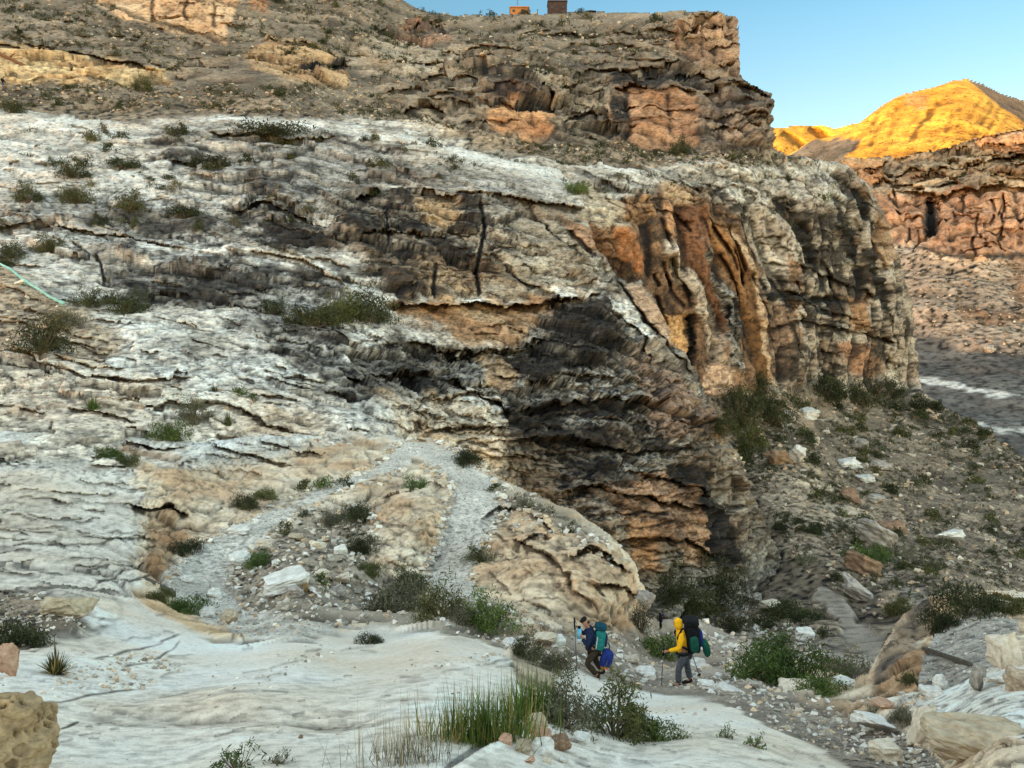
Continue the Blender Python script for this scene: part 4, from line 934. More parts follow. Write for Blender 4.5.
# the rest, and the far mountain's scrub, is ground cover nobody could count
tiny = [[], []]
def add_tiny(u, v, w, t=None):
    t = t or top(u, v)
    if t is None: return
    p, n, d, L = t; s = w * d / F
    (vv, ff), _c = _tp[rg.randrange(4)]
    a = rg.random() * 6.28; ca, sa = math.cos(a), math.sin(a)
    r = np.array([[ca, -sa, 0], [sa, ca, 0], [0, 0, 1]])
    k = sum(len(x) for x in tiny[0])
    tiny[0].append(vv @ r.T * s + np.array(p)); tiny[1].append(len(vv))
_tp = [dome(300 + i, 8, 6, .15, .6, .15) for i in range(4)]
for w, u, v, lab, grp in cand[LIM:]: add_tiny(u, v, w)
for poly, n, a, b, dn, *_ in FILL[:3]:
    for (u, v, w) in scatter(poly, int(n * (5.5 if poly is TALUS else 3.6)), 3.0, 7.0, rg, dn): add_tiny(u, v, w)
vv = np.concatenate(tiny[0]); o = mesh_obj('scrub', vv, np.arange(len(vv)).reshape(-1, 4), LEAF['dark'], False)
tag(o, 'scattered low scrub too small to count on the canyon slopes', 'scrub', kind='stuff')
tiny = [[], []]
for k in range(900):
    u = rg.uniform(775, 1030); v = rg.uniform(78, 165)
    j = int(round((u - E.u[0]) / E.step)); i = int(round((v - E.v[0]) / E.step))
    if E.keep[i - 9, j]: add_tiny(u, v, rg.uniform(1.0, 2.2), (Vector(E.P[i, j].tolist()), None, float(E.D[i, j]), E))
vv = np.concatenate(tiny[0]); o = mesh_obj('mountain_scrub', vv, np.arange(len(vv)).reshape(-1, 4), LEAF['olive'], False)
tag(o, 'specks of low scrub covering the sunlit far mountain', 'scrub', kind='stuff')

# big grass clump, dry brush, yucca
def clump(name, u, v, s_px, parts, label, cat):
    p, n, d, L = top(u, v); s = s_px * d / F
    r = empty(name, p - Vector((0, 0, .03 * s)), 0, s)
    for nm, vf, mat in parts: mesh_obj(nm, vf[0], vf[1], mat, False, r)
    return tag(r, label, cat)
def stemgrass(seed, n, spread, L, w, lean):
    g = np.random.default_rng(seed); V = []; Fc = []
    for i in range(n):
        bx, by = g.normal() * spread, g.normal() * spread * .5
        vv, ff = blades(seed * 7 + i, 1, L * (.7 + .5 * g.random()), w, lean, .62, .12, .01)
        V.append(vv + np.array([bx, by, 0])); 
    V = np.concatenate(V); k = len(V) // 8
    f = np.concatenate([np.array([(0,1,3,2),(2,3,5,4),(4,5,7,6)]) + 8 * i for i in range(k)])
    return V, f
clump('grass_clump', 486, 744, 78, [('blades', stemgrass(1, 620, .34, .86, .010, 1.15), LEAF['blade']), ('old_blades', stemgrass(2, 130, .42, .85, .008, 1.3), LEAF['dry'])],
      'tall clump of thin upright green grass on the near white slab', 'grass')
clump('grass_clump', 534, 722, 62, [('blades', stemgrass(4, 340, .22, 1.0, .011, .9), LEAF['blade']), ('old_blades', stemgrass(5, 50, .25, .9, .008, 1.0), LEAF['olive'])],
      'narrow green grass clump at the right end of the tall clump behind the stone pile', 'grass')
clump('dry_brush', 408, 762, 60, [('twigs', stemgrass(6, 230, .42, .85, .006, 1.1), LEAF['grey']), ('stalks', stemgrass(7, 70, .40, 1.5, .005, .6), LEAF['dry'])],
      'grey dry brush with thin pale stalks left of the tall green grass', 'brush')
clump('yucca', 56, 674, 46, [('blades', blades(11, 170, .62, .02, 1.0, .15, .05), LEAF['olive']), ('dead_blades', blades(12, 50, .5, .02, 1.2, .02, .1), LEAF['dry']), ('stalk', blades(13, 1, .95, .035, .1, .95, 0), LEAF['grey'])],
      'spiky yucca with one upright dead stalk on the white slab at left', 'yucca')

# ------------------------------------------------------------------ stones
STONE = {
 'white': grain_mat('stone_white', (184,178,168), (224,218,208), 4, .9, .5, .03, vary=.12),
 'tan':   grain_mat('stone_tan', (156,136,112), (202,184,158), 5, .95, .8, .04, vary=.15),
 'cream': grain_mat('stone_cream', (186,168,144), (222,208,188), 4, .9, .5, .03, vary=.12),
 'grey':  grain_mat('stone_grey', (124,114,104), (178,168,156), 4, .9, .6, .03, vary=.15),
 'brown': grain_mat('stone_brown', (112,88,70), (160,130,104), 4, .9, .6, .03, vary=.15),
 'pink':  grain_mat('stone_pink', (166,124,100), (206,170,144), 4, .9, .5, .03, vary=.1),
 'pit':   grain_mat('stone_pitted', (128,108,82), (188,162,126), 7, .95, 1.0, .05),
}
def hull(seed, n=13, box=.55):
    g = np.random.default_rng(seed); p = rdir(g, n)
    p = np.sign(p) * np.abs(p) ** box; p *= .5 / np.abs(p).max(0)
    bm = bmesh.new()
    for q in p: bm.verts.new(q)
    bmesh.ops.convex_hull(bm, input=bm.verts)
    bmesh.ops.delete(bm, geom=[v for v in bm.verts if not v.link_faces], context='VERTS')
    return bm
def hull_arrays(seed):
    bm = hull(seed, 10); bmesh.ops.triangulate(bm, faces=bm.faces); bm.verts.index_update()
    r = np.array([v.co[:] for v in bm.verts]), np.array([[v.index for v in f.verts] for f in bm.faces]); bm.free(); return r
def rock_mesh(seed, cuts=3, rough=.05, mat=None, bevel=.06, box=.5, pits=0):
    bm = hull(seed, 15, box)
    bmesh.ops.dissolve_limit(bm, angle_limit=R(14), verts=bm.verts, edges=bm.edges)
    bmesh.ops.bevel(bm, geom=list(bm.edges), offset=bevel, segments=2, affect='EDGES', profile=.6)
    bmesh.ops.triangulate(bm, faces=bm.faces)
    for _ in range(cuts):
        long = [e for e in bm.edges if e.calc_length() > .5 / (2 ** _) * .45]
        bmesh.ops.subdivide_edges(bm, edges=long, cuts=1, use_grid_fill=True); bmesh.ops.triangulate(bm, faces=bm.faces)
    bm.normal_update()
    co = np.array([v.co[:] for v in bm.verts]); nn = np.array([v.normal[:] for v in bm.verts])
    x, y, z = co.T
    h = rough * (fbm(x * 3, y * 3, z * 5, 4, seed, .55) + .5 * (strat(z + .1 * x + .06 * fbm(x * 3, y * 3, z * 3, 2, seed), .17, seed) - .5))
    if pits:
        e, r_, t_ = worley(x * 9, y * 9, z * 9, seed); f = 1 - sstep(.0, .5, 1 - e) ; h = h - pits * sstep(.16, .42, e) * (r_ > .45)
    co = co + nn * h[:, None]
    for v, c in zip(bm.verts, co): v.co = c
    me = bpy.data.meshes.new('rock'); bm.to_mesh(me); bm.free()
    me.polygons.foreach_set('use_smooth', np.ones(len(me.polygons), bool))
    if mat: me.materials.append(mat)
    return me
_rc = {}
def boulder(u, v, w, h, tone, label, tilt=0, dep=.9, seed=None, group=None, box=.5, name='boulder', sink=.2, back=0, turn=None, cat='rock'):
    p, n, d, L = top(u, v); _sv[0] += 1
    sd = seed or (_sv[0] % 14 + 40); key = (sd, tone, box)
    if key not in _rc: _rc[key] = rock_mesh(sd, 4, .085, STONE[tone], .035, box)
    s = d / F
    o = link_mesh(name, _rc[key]); o.scale = (w * s, w * s * dep, h * s)
    o.location = p + Vector((0, back + w * s * dep * .25, h * s * (.5 - sink)))
    o.rotation_euler = (rnd.uniform(-.08, .08), tilt, rnd.uniform(-.35, .35) if turn is None else turn)
    return tag(o, label, cat, group)
BOULD = [
 (62,618,52,26,'tan','flat tan boulder on the gravel heap at left'),
 (4,678,20,40,'pink','reddish rock cut off by the left edge above the pitted boulder'),
 (284,590,48,19,'white','flat white boulder on the rubble mound inside the trail loop'),
 (240,566,26,16,'white','white rock left of the round bright green bush'),
 (240,533,24,9,'white','flat white stone at the edge of the left trail strand'),
 (226,624,20,15,'tan','tan stone at the near edge of the trail bend'),
 (206,616,16,10,'white','white stone next to the green shrub at the trail bend'),
 (187,582,13,8,'white','bright white stone lying in the middle of the trail bend'),
 (214,598,15,10,'white','bright white stone on the trail below the round green bush'),
 (322,578,14,11,'cream','cream stone right of the flat white boulder'),
 (342,583,16,13,'cream','cream stone at the right end of the rubble mound'),
 (337,596,16,10,'grey','grey stone below the cream stones of the rubble mound'),
 (296,594,16,10,'grey','grey stone below the flat white boulder'),
 (263,548,18,9,'cream','cream stone above the round bright green bush'),
 (318,548,18,12,'cream','cream stone on the crest of the rubble mound'),
 (295,540,16,10,'tan','tan stone on the left crest of the rubble mound'),
 (340,556,14,10,'white','white stone near the dark bushes of the rubble mound'),
 (538,736,22,24,'tan','upright tan stone at the top of the stone pile on the near slab'),
 (524,754,17,14,'tan','tan stone at the left of the stone pile'),
 (541,744,20,16,'pink','pinkish stone in the middle of the stone pile'),
 (543,756,24,16,'white','pale flat stone at the front of the stone pile'),
 (560,750,24,16,'brown','brown stone at the right of the stone pile'),
 (507,744,15,9,'pink','pink stone lying just left of the stone pile'),
 (516,742,9,7,'grey','small grey stone between the pink stone and the stone pile'),
 (530,763,11,8,'pink','small pink stone at the foot of the stone pile'),
 (548,763,9,7,'cream','small cream stone at the foot of the stone pile'),
 (564,763,10,7,'white','small white stone at the bottom right of the stone pile'),
 (583,745,18,11,'white','white stone lying alone right of the stone pile'),
 (574,742,9,6,'grey','small grey stone beside the lone white stone'),
 (545,646,24,14,'cream','cream block on the rubble left of the dark clad hiker'),
 (557,648,16,12,'white','white block next to the cream block left of the dark clad hiker'),
 (511,646,18,11,'white','white stone under the leafy green bush'),
 (572,634,16,12,'tan','tan stone at the foot of the outcrop behind the dark clad hiker'),
 (524,634,18,10,'cream','cream stone on the rubble right of the leafy green bush'),
 (646,676,20,9,'white','flat white stone on the trail between the two near hikers'),
 (632,662,16,8,'cream','cream stone on the trail right of the dark clad hiker'),
 (700,668,18,8,'white','white stone beside the boots of the yellow hiker'),
 (642,612,26,22,'grey','grey boulder under the broad dark bush at the cliff foot'),
 (753,600,16,15,'grey','rounded boulder at the foot of the cliff right of the large tree'),
 (804,692,40,16,'cream','flat topped tan block at the edge of the path below the thicket'),
 (730,697,24,11,'white','white block on the path edge right of the yellow hiker'),
 (708,690,18,8,'white','flat white stone set in the path below the yellow hiker'),
 (757,690,18,10,'grey','grey stone on the path edge left of the flat tan block'),
 (879,735,40,18,'white','long white slab beside the path at lower right'),
 (859,727,19,16,'grey','grey angular stone left of the long white slab'),
 (887,720,20,9,'pink','reddish stone above the long white slab'),
 (926,745,22,46,'cream','tall cream slab leaning beside the path at lower right'),
 (942,736,20,20,'brown','brown rock with a pale rim behind the large tan boulder'),
 (946,726,30,12,'white','bluish white rock lying over the brown rock'),
 (935,700,22,14,'white','bright white rock on the dirt beside the path at lower right'),
 (944,690,16,16,'white','bright white upright rock near the trail edging'),
 (979,690,15,32,'grey','upright grey post like rock at the end of the trail edging'),
 (1000,684,22,14,'white','white rock on top of the pale slab at right'),
 (1012,668,34,40,'cream','large cream block at the right edge beside the trail patch'),
 (1022,690,26,26,'tan','tan block below the large cream block at the right edge'),
 (890,764,30,22,'cream','cream rock with a red streak at the bottom edge of the path'),
 (780,466,28,18,'brown','block like a small house on the talus with an orange underside'),
 (796,466,15,22,'white','pale slab leaning against the house like block'),
 (807,420,22,13,'white','pale boulder below the pillared cliff'),
 (790,418,16,10,'grey','grey boulder left of the pale boulder below the pillared cliff'),
 (852,468,24,11,'white','flat pale slab on the talus right of the house like block'),
 (860,452,18,16,'grey','grey boulder above the flat pale slab'),
 (883,470,20,9,'grey','grey flat slab right of the flat pale slab'),
 (867,484,18,9,'white','pale slab below the grey flat slab'),
 (852,502,20,15,'brown','brown boulder beside the dirt spur on the talus'),
 (876,506,18,10,'grey','grey boulder right of the brown one on the talus'),
 (951,540,30,15,'white','large pale slab alone on the right talus'),
 (896,532,26,12,'brown','dark slab on the talus uphill of the yellow green shrub'),
 (876,548,40,22,'grey','big tilted grey slab on the talus above the yellow green shrub'),
 (866,576,34,20,'brown','tilted brown block above the lower trail'),
 (864,596,44,18,'grey','long tilted grey slab right of the lower trail'),
 (772,606,22,12,'cream','cream block at the left of the bank above the lower trail'),
 (806,640,20,13,'white','white block on the bank below the long dark shrubs'),
 (846,690,20,11,'white','white stone below the grey green bush of the thicket'),
 (992,352,12,8,'grey','grey boulder on the far canyon slope'),
 (300,738,5,4,'brown','small brown pebble lying alone on the slab left of the grass'),
]
for q in BOULD:
    tl = {'big tilted grey slab on the talus above the yellow green shrub': .5, 'tilted brown block above the lower trail': .45, 'long tilted grey slab right of the lower trail': .55,
          'tall cream slab leaning beside the path at lower right': .5, 'long white slab beside the path at lower right': .35, 'pale slab leaning against the house like block': .6, 'bluish white rock lying over the brown rock': .3}.get(q[5], rnd.uniform(-.12, .12))
    boulder(*q, tilt=tl)
# two big near rocks
me = rock_mesh(77, 6, .10, STONE['pit'], .09, .7, .07)
p, n, d, L = top(-22, 806); s = d / F; o = link_mesh('pitted_boulder', me); o.scale = (122 * s, 100 * s, 128 * s); o.location = p + Vector((0, 30 * s, 46 * s)); o.rotation_euler = (.1, .1, .5)
tag(o, 'big pitted tan boulder in the bottom left corner', 'rock')
p, n, d, L = top(985, 752); me = rock_mesh(81, 5, .09, STONE['tan'], .08, .65)
o = link_mesh('boulder', me); s = d / F; o.scale = (110 * s, 70 * s, 56 * s); o.location = p + Vector((.05, .15, -.02)); o.rotation_euler = (0, .28, -.1)
tag(o, 'largest tan boulder in the bottom right corner', 'rock')

PROTO = [hull_arrays(500 + i) for i in range(10)]
TRI_L = [(170,584),(194,553),(234,532),(272,512),(332,489),(376,469),(402,446),(420,446),(398,468),(372,477),(331,495),(290,512),(262,536),(238,558),(224,583),(240,606),(205,612)]
TRI_R = [(420,446),(440,447),(466,460),(488,482),(498,503),(488,530),(475,553),(467,576),(474,596),(436,596),(430,575),(437,550),(450,520),(459,495),(450,476),(424,458)]
def rubble(name, items, label, tones, mat):
    """loose stones nobody could count, one object"""
    V, Fc, C, k = [], [], [], 0
    g = np.random.default_rng(len(items) + 5)
    for (u, v, w) in items:
        t = top(u, v)
        if t is None or (w > 2.2 and name == 'gravel' and (inpoly(u, v, TRI_L) or inpoly(u, v, TRI_R))): continue
        p, n, d, L = t; s = w * d / F
        vv, ff = PROTO[g.integers(10)]
        q = Quaternion(Vector(g.normal(size=3)), g.random() * 6.28).to_matrix()
        m = np.array(q) @ np.diag([1.15, .9, .62])
        a = vv @ m.T * s * np.array([1, 1, .8]); V.append(a + np.array(p) + np.array([0, 0, s * .12]))
        Fc.append(ff + k); k += len(vv)
        c = lin(tones[g.integers(len(tones))]) * (.75 + .5 * g.random()); C.append(np.repeat(np.append(c, 1)[None], len(vv), 0))
    o = mesh_obj(name, np.concatenate(V), np.concatenate(Fc), mat, False)
    a = o.data.color_attributes.new('Col', 'FLOAT_COLOR', 'POINT'); a.data.foreach_set('color', np.concatenate(C).astype(np.float32).ravel())
    return tag(o, label, 'stones', kind='stuff')
def along(pts, n, spread, a, b):
    out = []
    for i in range(n):
        k = rg.randrange(len(pts) - 1); t = rg.random()
        out.append((pts[k][0] + (pts[k + 1][0] - pts[k][0]) * t + rg.gauss(0, spread), pts[k][1] + (pts[k + 1][1] - pts[k][1]) * t + rg.gauss(0, spread * .7), a + (b - a) * rg.random() ** 2.5))
    return out
PALE = [(206,200,190), (190,176,158), (170,158,144), (216,206,190), (150,138,124), (196,170,140)]
DARK = [(168,152,132), (140,124,106), (190,176,156), (120,106,92), (176,150,122)]
L_UP = [(165,585),(190,552),(230,530),(270,508),(330,486),(378,464),(400,442)]; L_DN = [(245,612),(228,585),(262,542),(292,516),(332,499),(374,481),(402,470)]
R_IN = [(418,462),(446,478),(454,496),(446,520),(432,550),(426,575),(432,604)]; R_OUT = [(440,443),(470,457),(493,480),(504,503),(493,532),(480,556),(472,580),(486,604)]
BANK = [(180,592),(230,562),(300,520),(360,500),(385,520),(372,570),(420,602),(480,602),(520,630),(500,646),(430,626),(345,628),(250,638),(200,614)]
HIK = [(545,655),(580,625),(640,632),(700,630),(760,640),(800,690),(850,715),(900,735),(950,768),(930,790),(860,765),(790,735),(700,690),(640,688),(590,672)]
g_near = along(L_UP, 300, 3, 2, 8) + along(L_DN, 300, 4, 2, 8) + along(R_IN, 240, 3, 2, 8) + along(R_OUT, 260, 3, 2, 8) \
  + scatter(BANK, 1300, 1.5, 8, rg) + scatter(HIK, 1500, 1.5, 8, rg) + scatter([(470,600),(520,600),(560,640),(545,660),(510,645)], 160, 2, 9, rg) \
  + scatter([(-20,592),(40,592),(90,610),(85,632),(40,642),(-20,650)], 380, 1.5, 6, rg) + scatter(TR_LEFT, 700, .8, 2.2, rg) + scatter(TR_RIGHT, 600, .8, 2.2, rg) \
  + scatter(TR_MOUND, 240, 1.2, 4, rg) + scatter([(860,700),(930,690),(950,730),(930,760),(890,740)], 260, 1.5, 7, rg) + scatter([(470,470),(530,495),(620,545),(635,580),(560,540),(500,530)], 260, 2, 9, rg) \
  + scatter([(30,665),(90,665),(160,676),(150,690),(60,690)], 90, 2, 7, rg) + along([(90,668),(140,660),(180,668)], 90, 5, 2, 7) + along([(20,700),(90,690),(150,684)], 60, 4, 1.5, 6) + along([(240,690),(300,660),(330,655)], 60, 6, 1.5, 5) + along([(440,668),(480,660),(500,655)], 40, 4, 1.5, 6) \
  + scatter([(-20,650),(250,645),(500,650),(520,690),(440,760),(-20,768)], 150, 1.2, 4, rg) + along([(620,700),(700,715),(780,740)], 60, 10, 1.5, 5) + scatter([(690,600),(760,600),(840,660),(740,670),(700,640)], 420, 2, 8, rg)
rubble('gravel', g_near, 'loose pale gravel and broken stones along the trail and on the banks', PALE, mat_near)
g_far = scatter(TALUS, 2600, 1.5, 7, rg) + scatter(UPPER, 1900, 1.2, 5, rg) + scatter(UNDER, 1300, 1.2, 5, rg) + scatter([(-20,262),(70,305),(130,345),(90,365),(-20,345)], 260, 1.5, 5, rg) \
  + scatter([(905,255),(1040,258),(1040,360),(935,340)], 420, 1.2, 4, rg) + scatter([(100,380),(300,400),(380,430),(300,450),(150,440)], 80, 2, 6, rg)
rubble('scree', g_far, 'loose grey brown stones lying on the talus and upper slopes', DARK, mat_back)
# ================================================================== PEOPLE
def cloth(name, c1, c2, rough=.85): return grain_mat(name, c1, c2, 14, rough, .25, .006)
MAT = {
 'skin': grain_mat('skin', (150,104,80), (172,124,98), 20, .6, 0), 'hair': grain_mat('dark_hair', (24,20,18), (44,36,30), 30, .7, .3),
 'navy': cloth('navy_jacket', (22,30,54), (34,44,72)), 'brown': cloth('brown_trousers', (44,36,28), (66,54,42)), 'black': cloth('black_fabric', (14,14,16), (30,30,32)),
 'teal': cloth('teal_fabric', (24,96,94), (40,124,116)), 'dteal': cloth('dark_teal_fabric', (12,52,66), (20,70,84)), 'blue': cloth('blue_fabric', (24,36,92), (36,54,122)), 'lblue': cloth('light_blue_fabric', (90,160,190), (116,184,208)),
 'orange': cloth('orange_fabric', (190,84,34), (214,110,50)), 'yellow': cloth('yellow_jacket', (226,160,14), (244,184,34)), 'grey': cloth('grey_trousers', (66,68,74), (92,94,100)), 'green': cloth('green_fabric', (18,62,52), (30,88,72)),
 'lgrey': cloth('light_grey_fabric', (160,164,166), (190,194,194)), 'boot': cloth('boot_leather', (26,24,24), (44,40,38)), 'metal': grain_mat('pole_metal', (60,60,64), (92,92,98), 20, .35, 0, spec=.5),
 'bluegrey': cloth('blue_grey_trousers', (70,84,104), (96,110,130)),
}
_dg = None
def skin(name, pts, chains, mat, parent, sub=2):
    """one continuous tapering surface grown over joints: pts name -> (x, y, z, r)"""
    names = list(pts); ix = {k: i for i, k in enumerate(names)}; ed = set()
    for ch in chains:
        for a, b in zip(ch, ch[1:]): ed.add((ix[a], ix[b]))
    me = bpy.data.meshes.new(name); me.from_pydata([pts[k][:3] for k in names], list(ed), [])
    o = bpy.data.objects.new(name, me); col.objects.link(o)
    m = o.modifiers.new('skin', 'SKIN'); m.use_smooth_shade = True
    for k in names:
        sv = me.skin_vertices[0].data[ix[k]]; r = pts[k][3]
        sv.radius = (r, r) if not hasattr(r, '__len__') else r
        sv.use_root = ix[k] == 0
    s = o.modifiers.new('sub', 'SUBSURF'); s.levels = sub; s.render_levels = sub
    bpy.context.view_layer.update(); dg = bpy.context.evaluated_depsgraph_get()
    new = bpy.data.meshes.new_from_object(o.evaluated_get(dg)); new.name = name
    bpy.data.objects.remove(o)
    new.materials.clear(); new.materials.append(mat)
    new.polygons.foreach_set('use_smooth', np.ones(len(new.polygons), bool))
    return link_mesh(name, new, parent)
def hand(pts, chains, key, w, d, side):
    """palm, four unequal bent fingers and a thumb, curled round what the hand holds; d = forearm direction"""
    d = Vector(d).normalized(); n = Vector((0, side, 0)); up = d.cross(n).normalized()
    w = Vector(w); palm = w + d * .045
    pts[key + 'palm'] = (*palm, (.030, .018)); chains.append([key + 'wrist', key + 'palm'])
    for i, (o_, l) in enumerate([(-.030, .050), (-.010, .058), (.010, .055), (.030, .044)]):
        a = palm + up * o_ + d * .035; b = a + d * l * .5 + n * .012; c = b - n * l * -.5 - d * .008
        for q, (p_, r_) in enumerate(((a, .010), (b, .009), (c, .007))): pts[f'{key}f{i}{q}'] = (*p_, r_)
        chains.append([key + 'palm'] + [f'{key}f{i}{q}' for q in range(3)])
    a = palm - up * .034 + d * .0; b = a - up * .012 + d * .028 + n * .014
    pts[key + 't0'] = (*a, .011); pts[key + 't1'] = (*b, .009); chains.append([key + 'palm', key + 't0', key + 't1'])
def rbox(name, size, mat, parent, loc=(0, 0, 0), rot=(0, 0, 0), p=.35, nu=28, nv=16, bulge=.0, seed=1):
    """soft rounded box with slight sag, like a filled bag"""
    V = []
    sg = lambda t: math.copysign(abs(t) ** p, t)
    for j in range(nv + 1):
        ph = -math.pi / 2 + math.pi * j / nv
        for i in range(nu):
            th = 2 * math.pi * i / nu
            V.append((sg(math.cos(ph)) * sg(math.cos(th)) * size[0] / 2, sg(math.cos(ph)) * sg(math.sin(th)) * size[1] / 2, sg(math.sin(ph)) * size[2] / 2))
    V = np.array(V); x, y, z = V.T
    V *= (1 + bulge * fbm(x * 7, y * 7, z * 7, 2, seed))[:, None]
    Fc = [(j * nu + i, j * nu + (i + 1) % nu, (j + 1) * nu + (i + 1) % nu, (j + 1) * nu + i) for j in range(nv) for i in range(nu)]
    o = mesh_obj(name, V, np.array(Fc), mat, True, parent); o.location = loc; o.rotation_euler = rot
    return o
def tube(name, pts, r, mat, parent=None, n=8, r2=None):
    V, Fc = [], []; k = len(pts)
    for i, p in enumerate(pts):
        p = Vector(p); a = Vector(pts[max(i - 1, 0)]); b = Vector(pts[min(i + 1, k - 1)]); t = (b - a).normalized()
        s = t.cross(Vector((.31, .9, .3))).normalized(); q = t.cross(s); rr = r + ((r2 if r2 is not None else r) - r) * i / max(k - 1, 1)
        for j in range(n): V.append(p + (s * math.cos(6.2832 * j / n) + q * math.sin(6.2832 * j / n)) * rr)
    for i in range(k - 1):
        for j in range(n): Fc.append((i * n + j, i * n + (j + 1) % n, (i + 1) * n + (j + 1) % n, (i + 1) * n + j))
    V += [Vector(pts[0]), Vector(pts[-1])]; c0, c1 = len(V) - 2, len(V) - 1
    for j in range(n): Fc.append((c0, (j + 1) % n, j, c0)); Fc.append((c1, (k - 1) * n + j, (k - 1) * n + (j + 1) % n, c1))
    me = bpy.data.meshes.new(name); me.from_pydata([tuple(v) for v in V], [], [tuple(dict.fromkeys(f)) for f in Fc])
    me.polygons.foreach_set('use_smooth', np.ones(len(me.polygons), bool)); me.materials.append(mat)
    return link_mesh(name, me, parent)
def pole(a, b, label, loc):
    """trekking pole from grip a to tip b"""
    a, b = Vector(a), Vector(b); r = empty('trekking_pole', Vector(loc) + b)
    a = a - b; t = a.normalized()
    tube('shaft', [(0, 0, 0), a * .5, a * .93], .009, MAT['metal'], r, 8, .012)
    tube('grip', [a * .88, a * .94, a * 1.06], .019, MAT['black'], r, 8, .017)
    tube('basket', [t * .06, t * .085], .045, MAT['black'], r, 10, .03)
    tube('strap', [a * 1.04, a * 1.0 + Vector((.05, -.02, -.05)), a * .93 + Vector((.03, -.01, -.02))], .006, MAT['black'], r, 6)
    return tag(r, label, 'trekking pole')
def person(loc, J, wear, label, scale=1.0, rz=0, cap=False, hood=False):
    """J: joints of the pose (facing -X, left side toward the viewer)"""
    r = empty('person', loc, rz, scale)
    V_ = lambda k: Vector(J[k])
    nk, hd, ch, hp = V_('neck'), V_('head'), V_('chest'), V_('hip')
    f = Vector((-1, 0, -.12)) if 'look' not in J else Vector(J['look']); f.normalize()
    upv = (hd - nk).normalized()
    pts = {'hip': (*hp, (.13, .10)), 'waist': (*(hp * .5 + ch * .5), (.12, .09)), 'chest': (*ch, (.14, .10)), 'neckbase': (*nk, .06), 'neck': (*(nk + (hd - nk) * .45), .052),
           'jaw': (*(hd - upv * .055 + f * .035), (.058, .060)), 'skull': (*(hd + upv * .035 - f * .012), (.078, .090)), 'crown': (*(hd + upv * .10 - f * .015), (.045, .05)),
           'nose': (*(hd + f * .098 - upv * .008), .012), 'chin': (*(hd + f * .072 - upv * .085), .022)}
    chains = [['hip', 'waist', 'chest', 'neckbase', 'neck', 'jaw', 'skull', 'crown'], ['skull', 'nose'], ['jaw', 'chin']]
    jp = {'hem': (*(hp + Vector((.0, 0, -.10))), (.175, .14)), 'hip': (*(hp + Vector((0, 0, .02))), (.175, .135)), 'waist': (*(hp * .5 + ch * .5), (.165, .125)), 'chest': (*ch, (.19, .135)), 'collar': (*(nk + (hd - nk) * .30), (.072, .066))}
    jc = [['hem', 'hip', 'waist', 'chest', 'collar']]
    tp = {'hip': (*hp, (.165, .125))}; tc = []
    for sd, y in (('l', -1), ('r', 1)):
        sh, el, wr, kn, an, to = (V_(sd + k) for k in ('shoulder', 'elbow', 'wrist', 'knee', 'ankle', 'toe'))
        hj = hp + Vector((0, y * .09, -.06))
        pts.update({sd + 'shoulder': (*sh, .058), sd + 'elbow': (*el, .042), sd + 'wrist': (*wr, .028), sd + 'hipj': (*hj, .085), sd + 'knee': (*kn, .058), sd + 'ankle': (*an, .040), sd + 'toe': (*to, .035)})
        chains += [['chest', sd + 'shoulder', sd + 'elbow', sd + 'wrist'], ['hip', sd + 'hipj', sd + 'knee', sd + 'ankle', sd + 'toe']]
        hand(pts, chains, sd, wr, wr - el, -y)
        jp.update({sd + 'shoulder': (*sh, .085), sd + 'upper': (*(sh * .5 + el * .5), .074), sd + 'elbow': (*el, .064), sd + 'cuff': (*(el * .12 + wr * .88), .048)}); jc.append(['chest', sd + 'shoulder', sd + 'upper', sd + 'elbow', sd + 'cuff'])
        tp.update({sd + 'hipj': (*hj, .112), sd + 'thigh': (*(hj * .5 + kn * .5), .100), sd + 'knee': (*kn, .080), sd + 'calf': (*(kn * .55 + an * .45), .082), sd + 'hem': (*(an + (kn - an) * .12), .074)}); tc.append(['hip', sd + 'hipj', sd + 'thigh', sd + 'knee', sd + 'calf', sd + 'hem'])
    skin('body', pts, chains, MAT['skin'], r)
    skin('jacket', jp, jc, MAT[wear['top']], r); skin('trousers', tp, tc, MAT[wear['legs']], r)
    for sd in 'lr':
        an, to = V_(sd + 'ankle'), V_(sd + 'toe')
        skin('boot', {'top': (*(an + Vector((0, 0, .05))), .058), 'heel': (*(an + Vector((.03, 0, -.03))), .058), 'ball': (*(to * .75 + an * .25), (.052, .045)), 'toe': (*(to + (to - an).normalized() * .05), .036)}, [['top', 'heel', 'ball', 'toe']], MAT['boot'], r)
    if hood:
        skin('hood', {'back': (*(nk + Vector((.03, 0, .02))), (.10, .10)), 'mid': (*(hd + Vector((.03, 0, -.04))), (.115, .125)), 'top': (*(hd + Vector((.015, 0, .07))), (.10, .115)), 'tip': (*(hd + Vector((0, 0, .145))), .04)}, [['back', 'mid', 'top', 'tip']], MAT[wear['top']], r)
    elif cap:
        skin('cap', {'b': (*(hd + upv * .03 - f * .03), (.092, .10)), 't': (*(hd + upv * .105 - f * .015), (.075, .08)), 'bill': (*(hd + upv * .055 + f * .12), (.06, .015)), 'front': (*(hd + upv * .065 + f * .06), (.08, .04))}, [['b', 't', 'front', 'bill']], MAT['black'], r)
        skin('hair', {'a': (*(hd - f * .06 - upv * .01), (.07, .07)), 'b': (*(nk * .4 + hd * .6 - f * .05), .05)}, [['a', 'b']], MAT['hair'], r)
    else:
        skin('hair', {'a': (*(hd + upv * .02 - f * .05), (.082, .09)), 'b': (*(hd + upv * .10 - f * .02), .06), 'c': (*(nk * .45 + hd * .55 - f * .05), .05)}, [['c', 'a', 'b']], MAT['hair'], r)
    return tag(r, label, 'person')
def ground(u, v, d):
    """point where a thing of known distance stands"""
    return at(u, v, d)
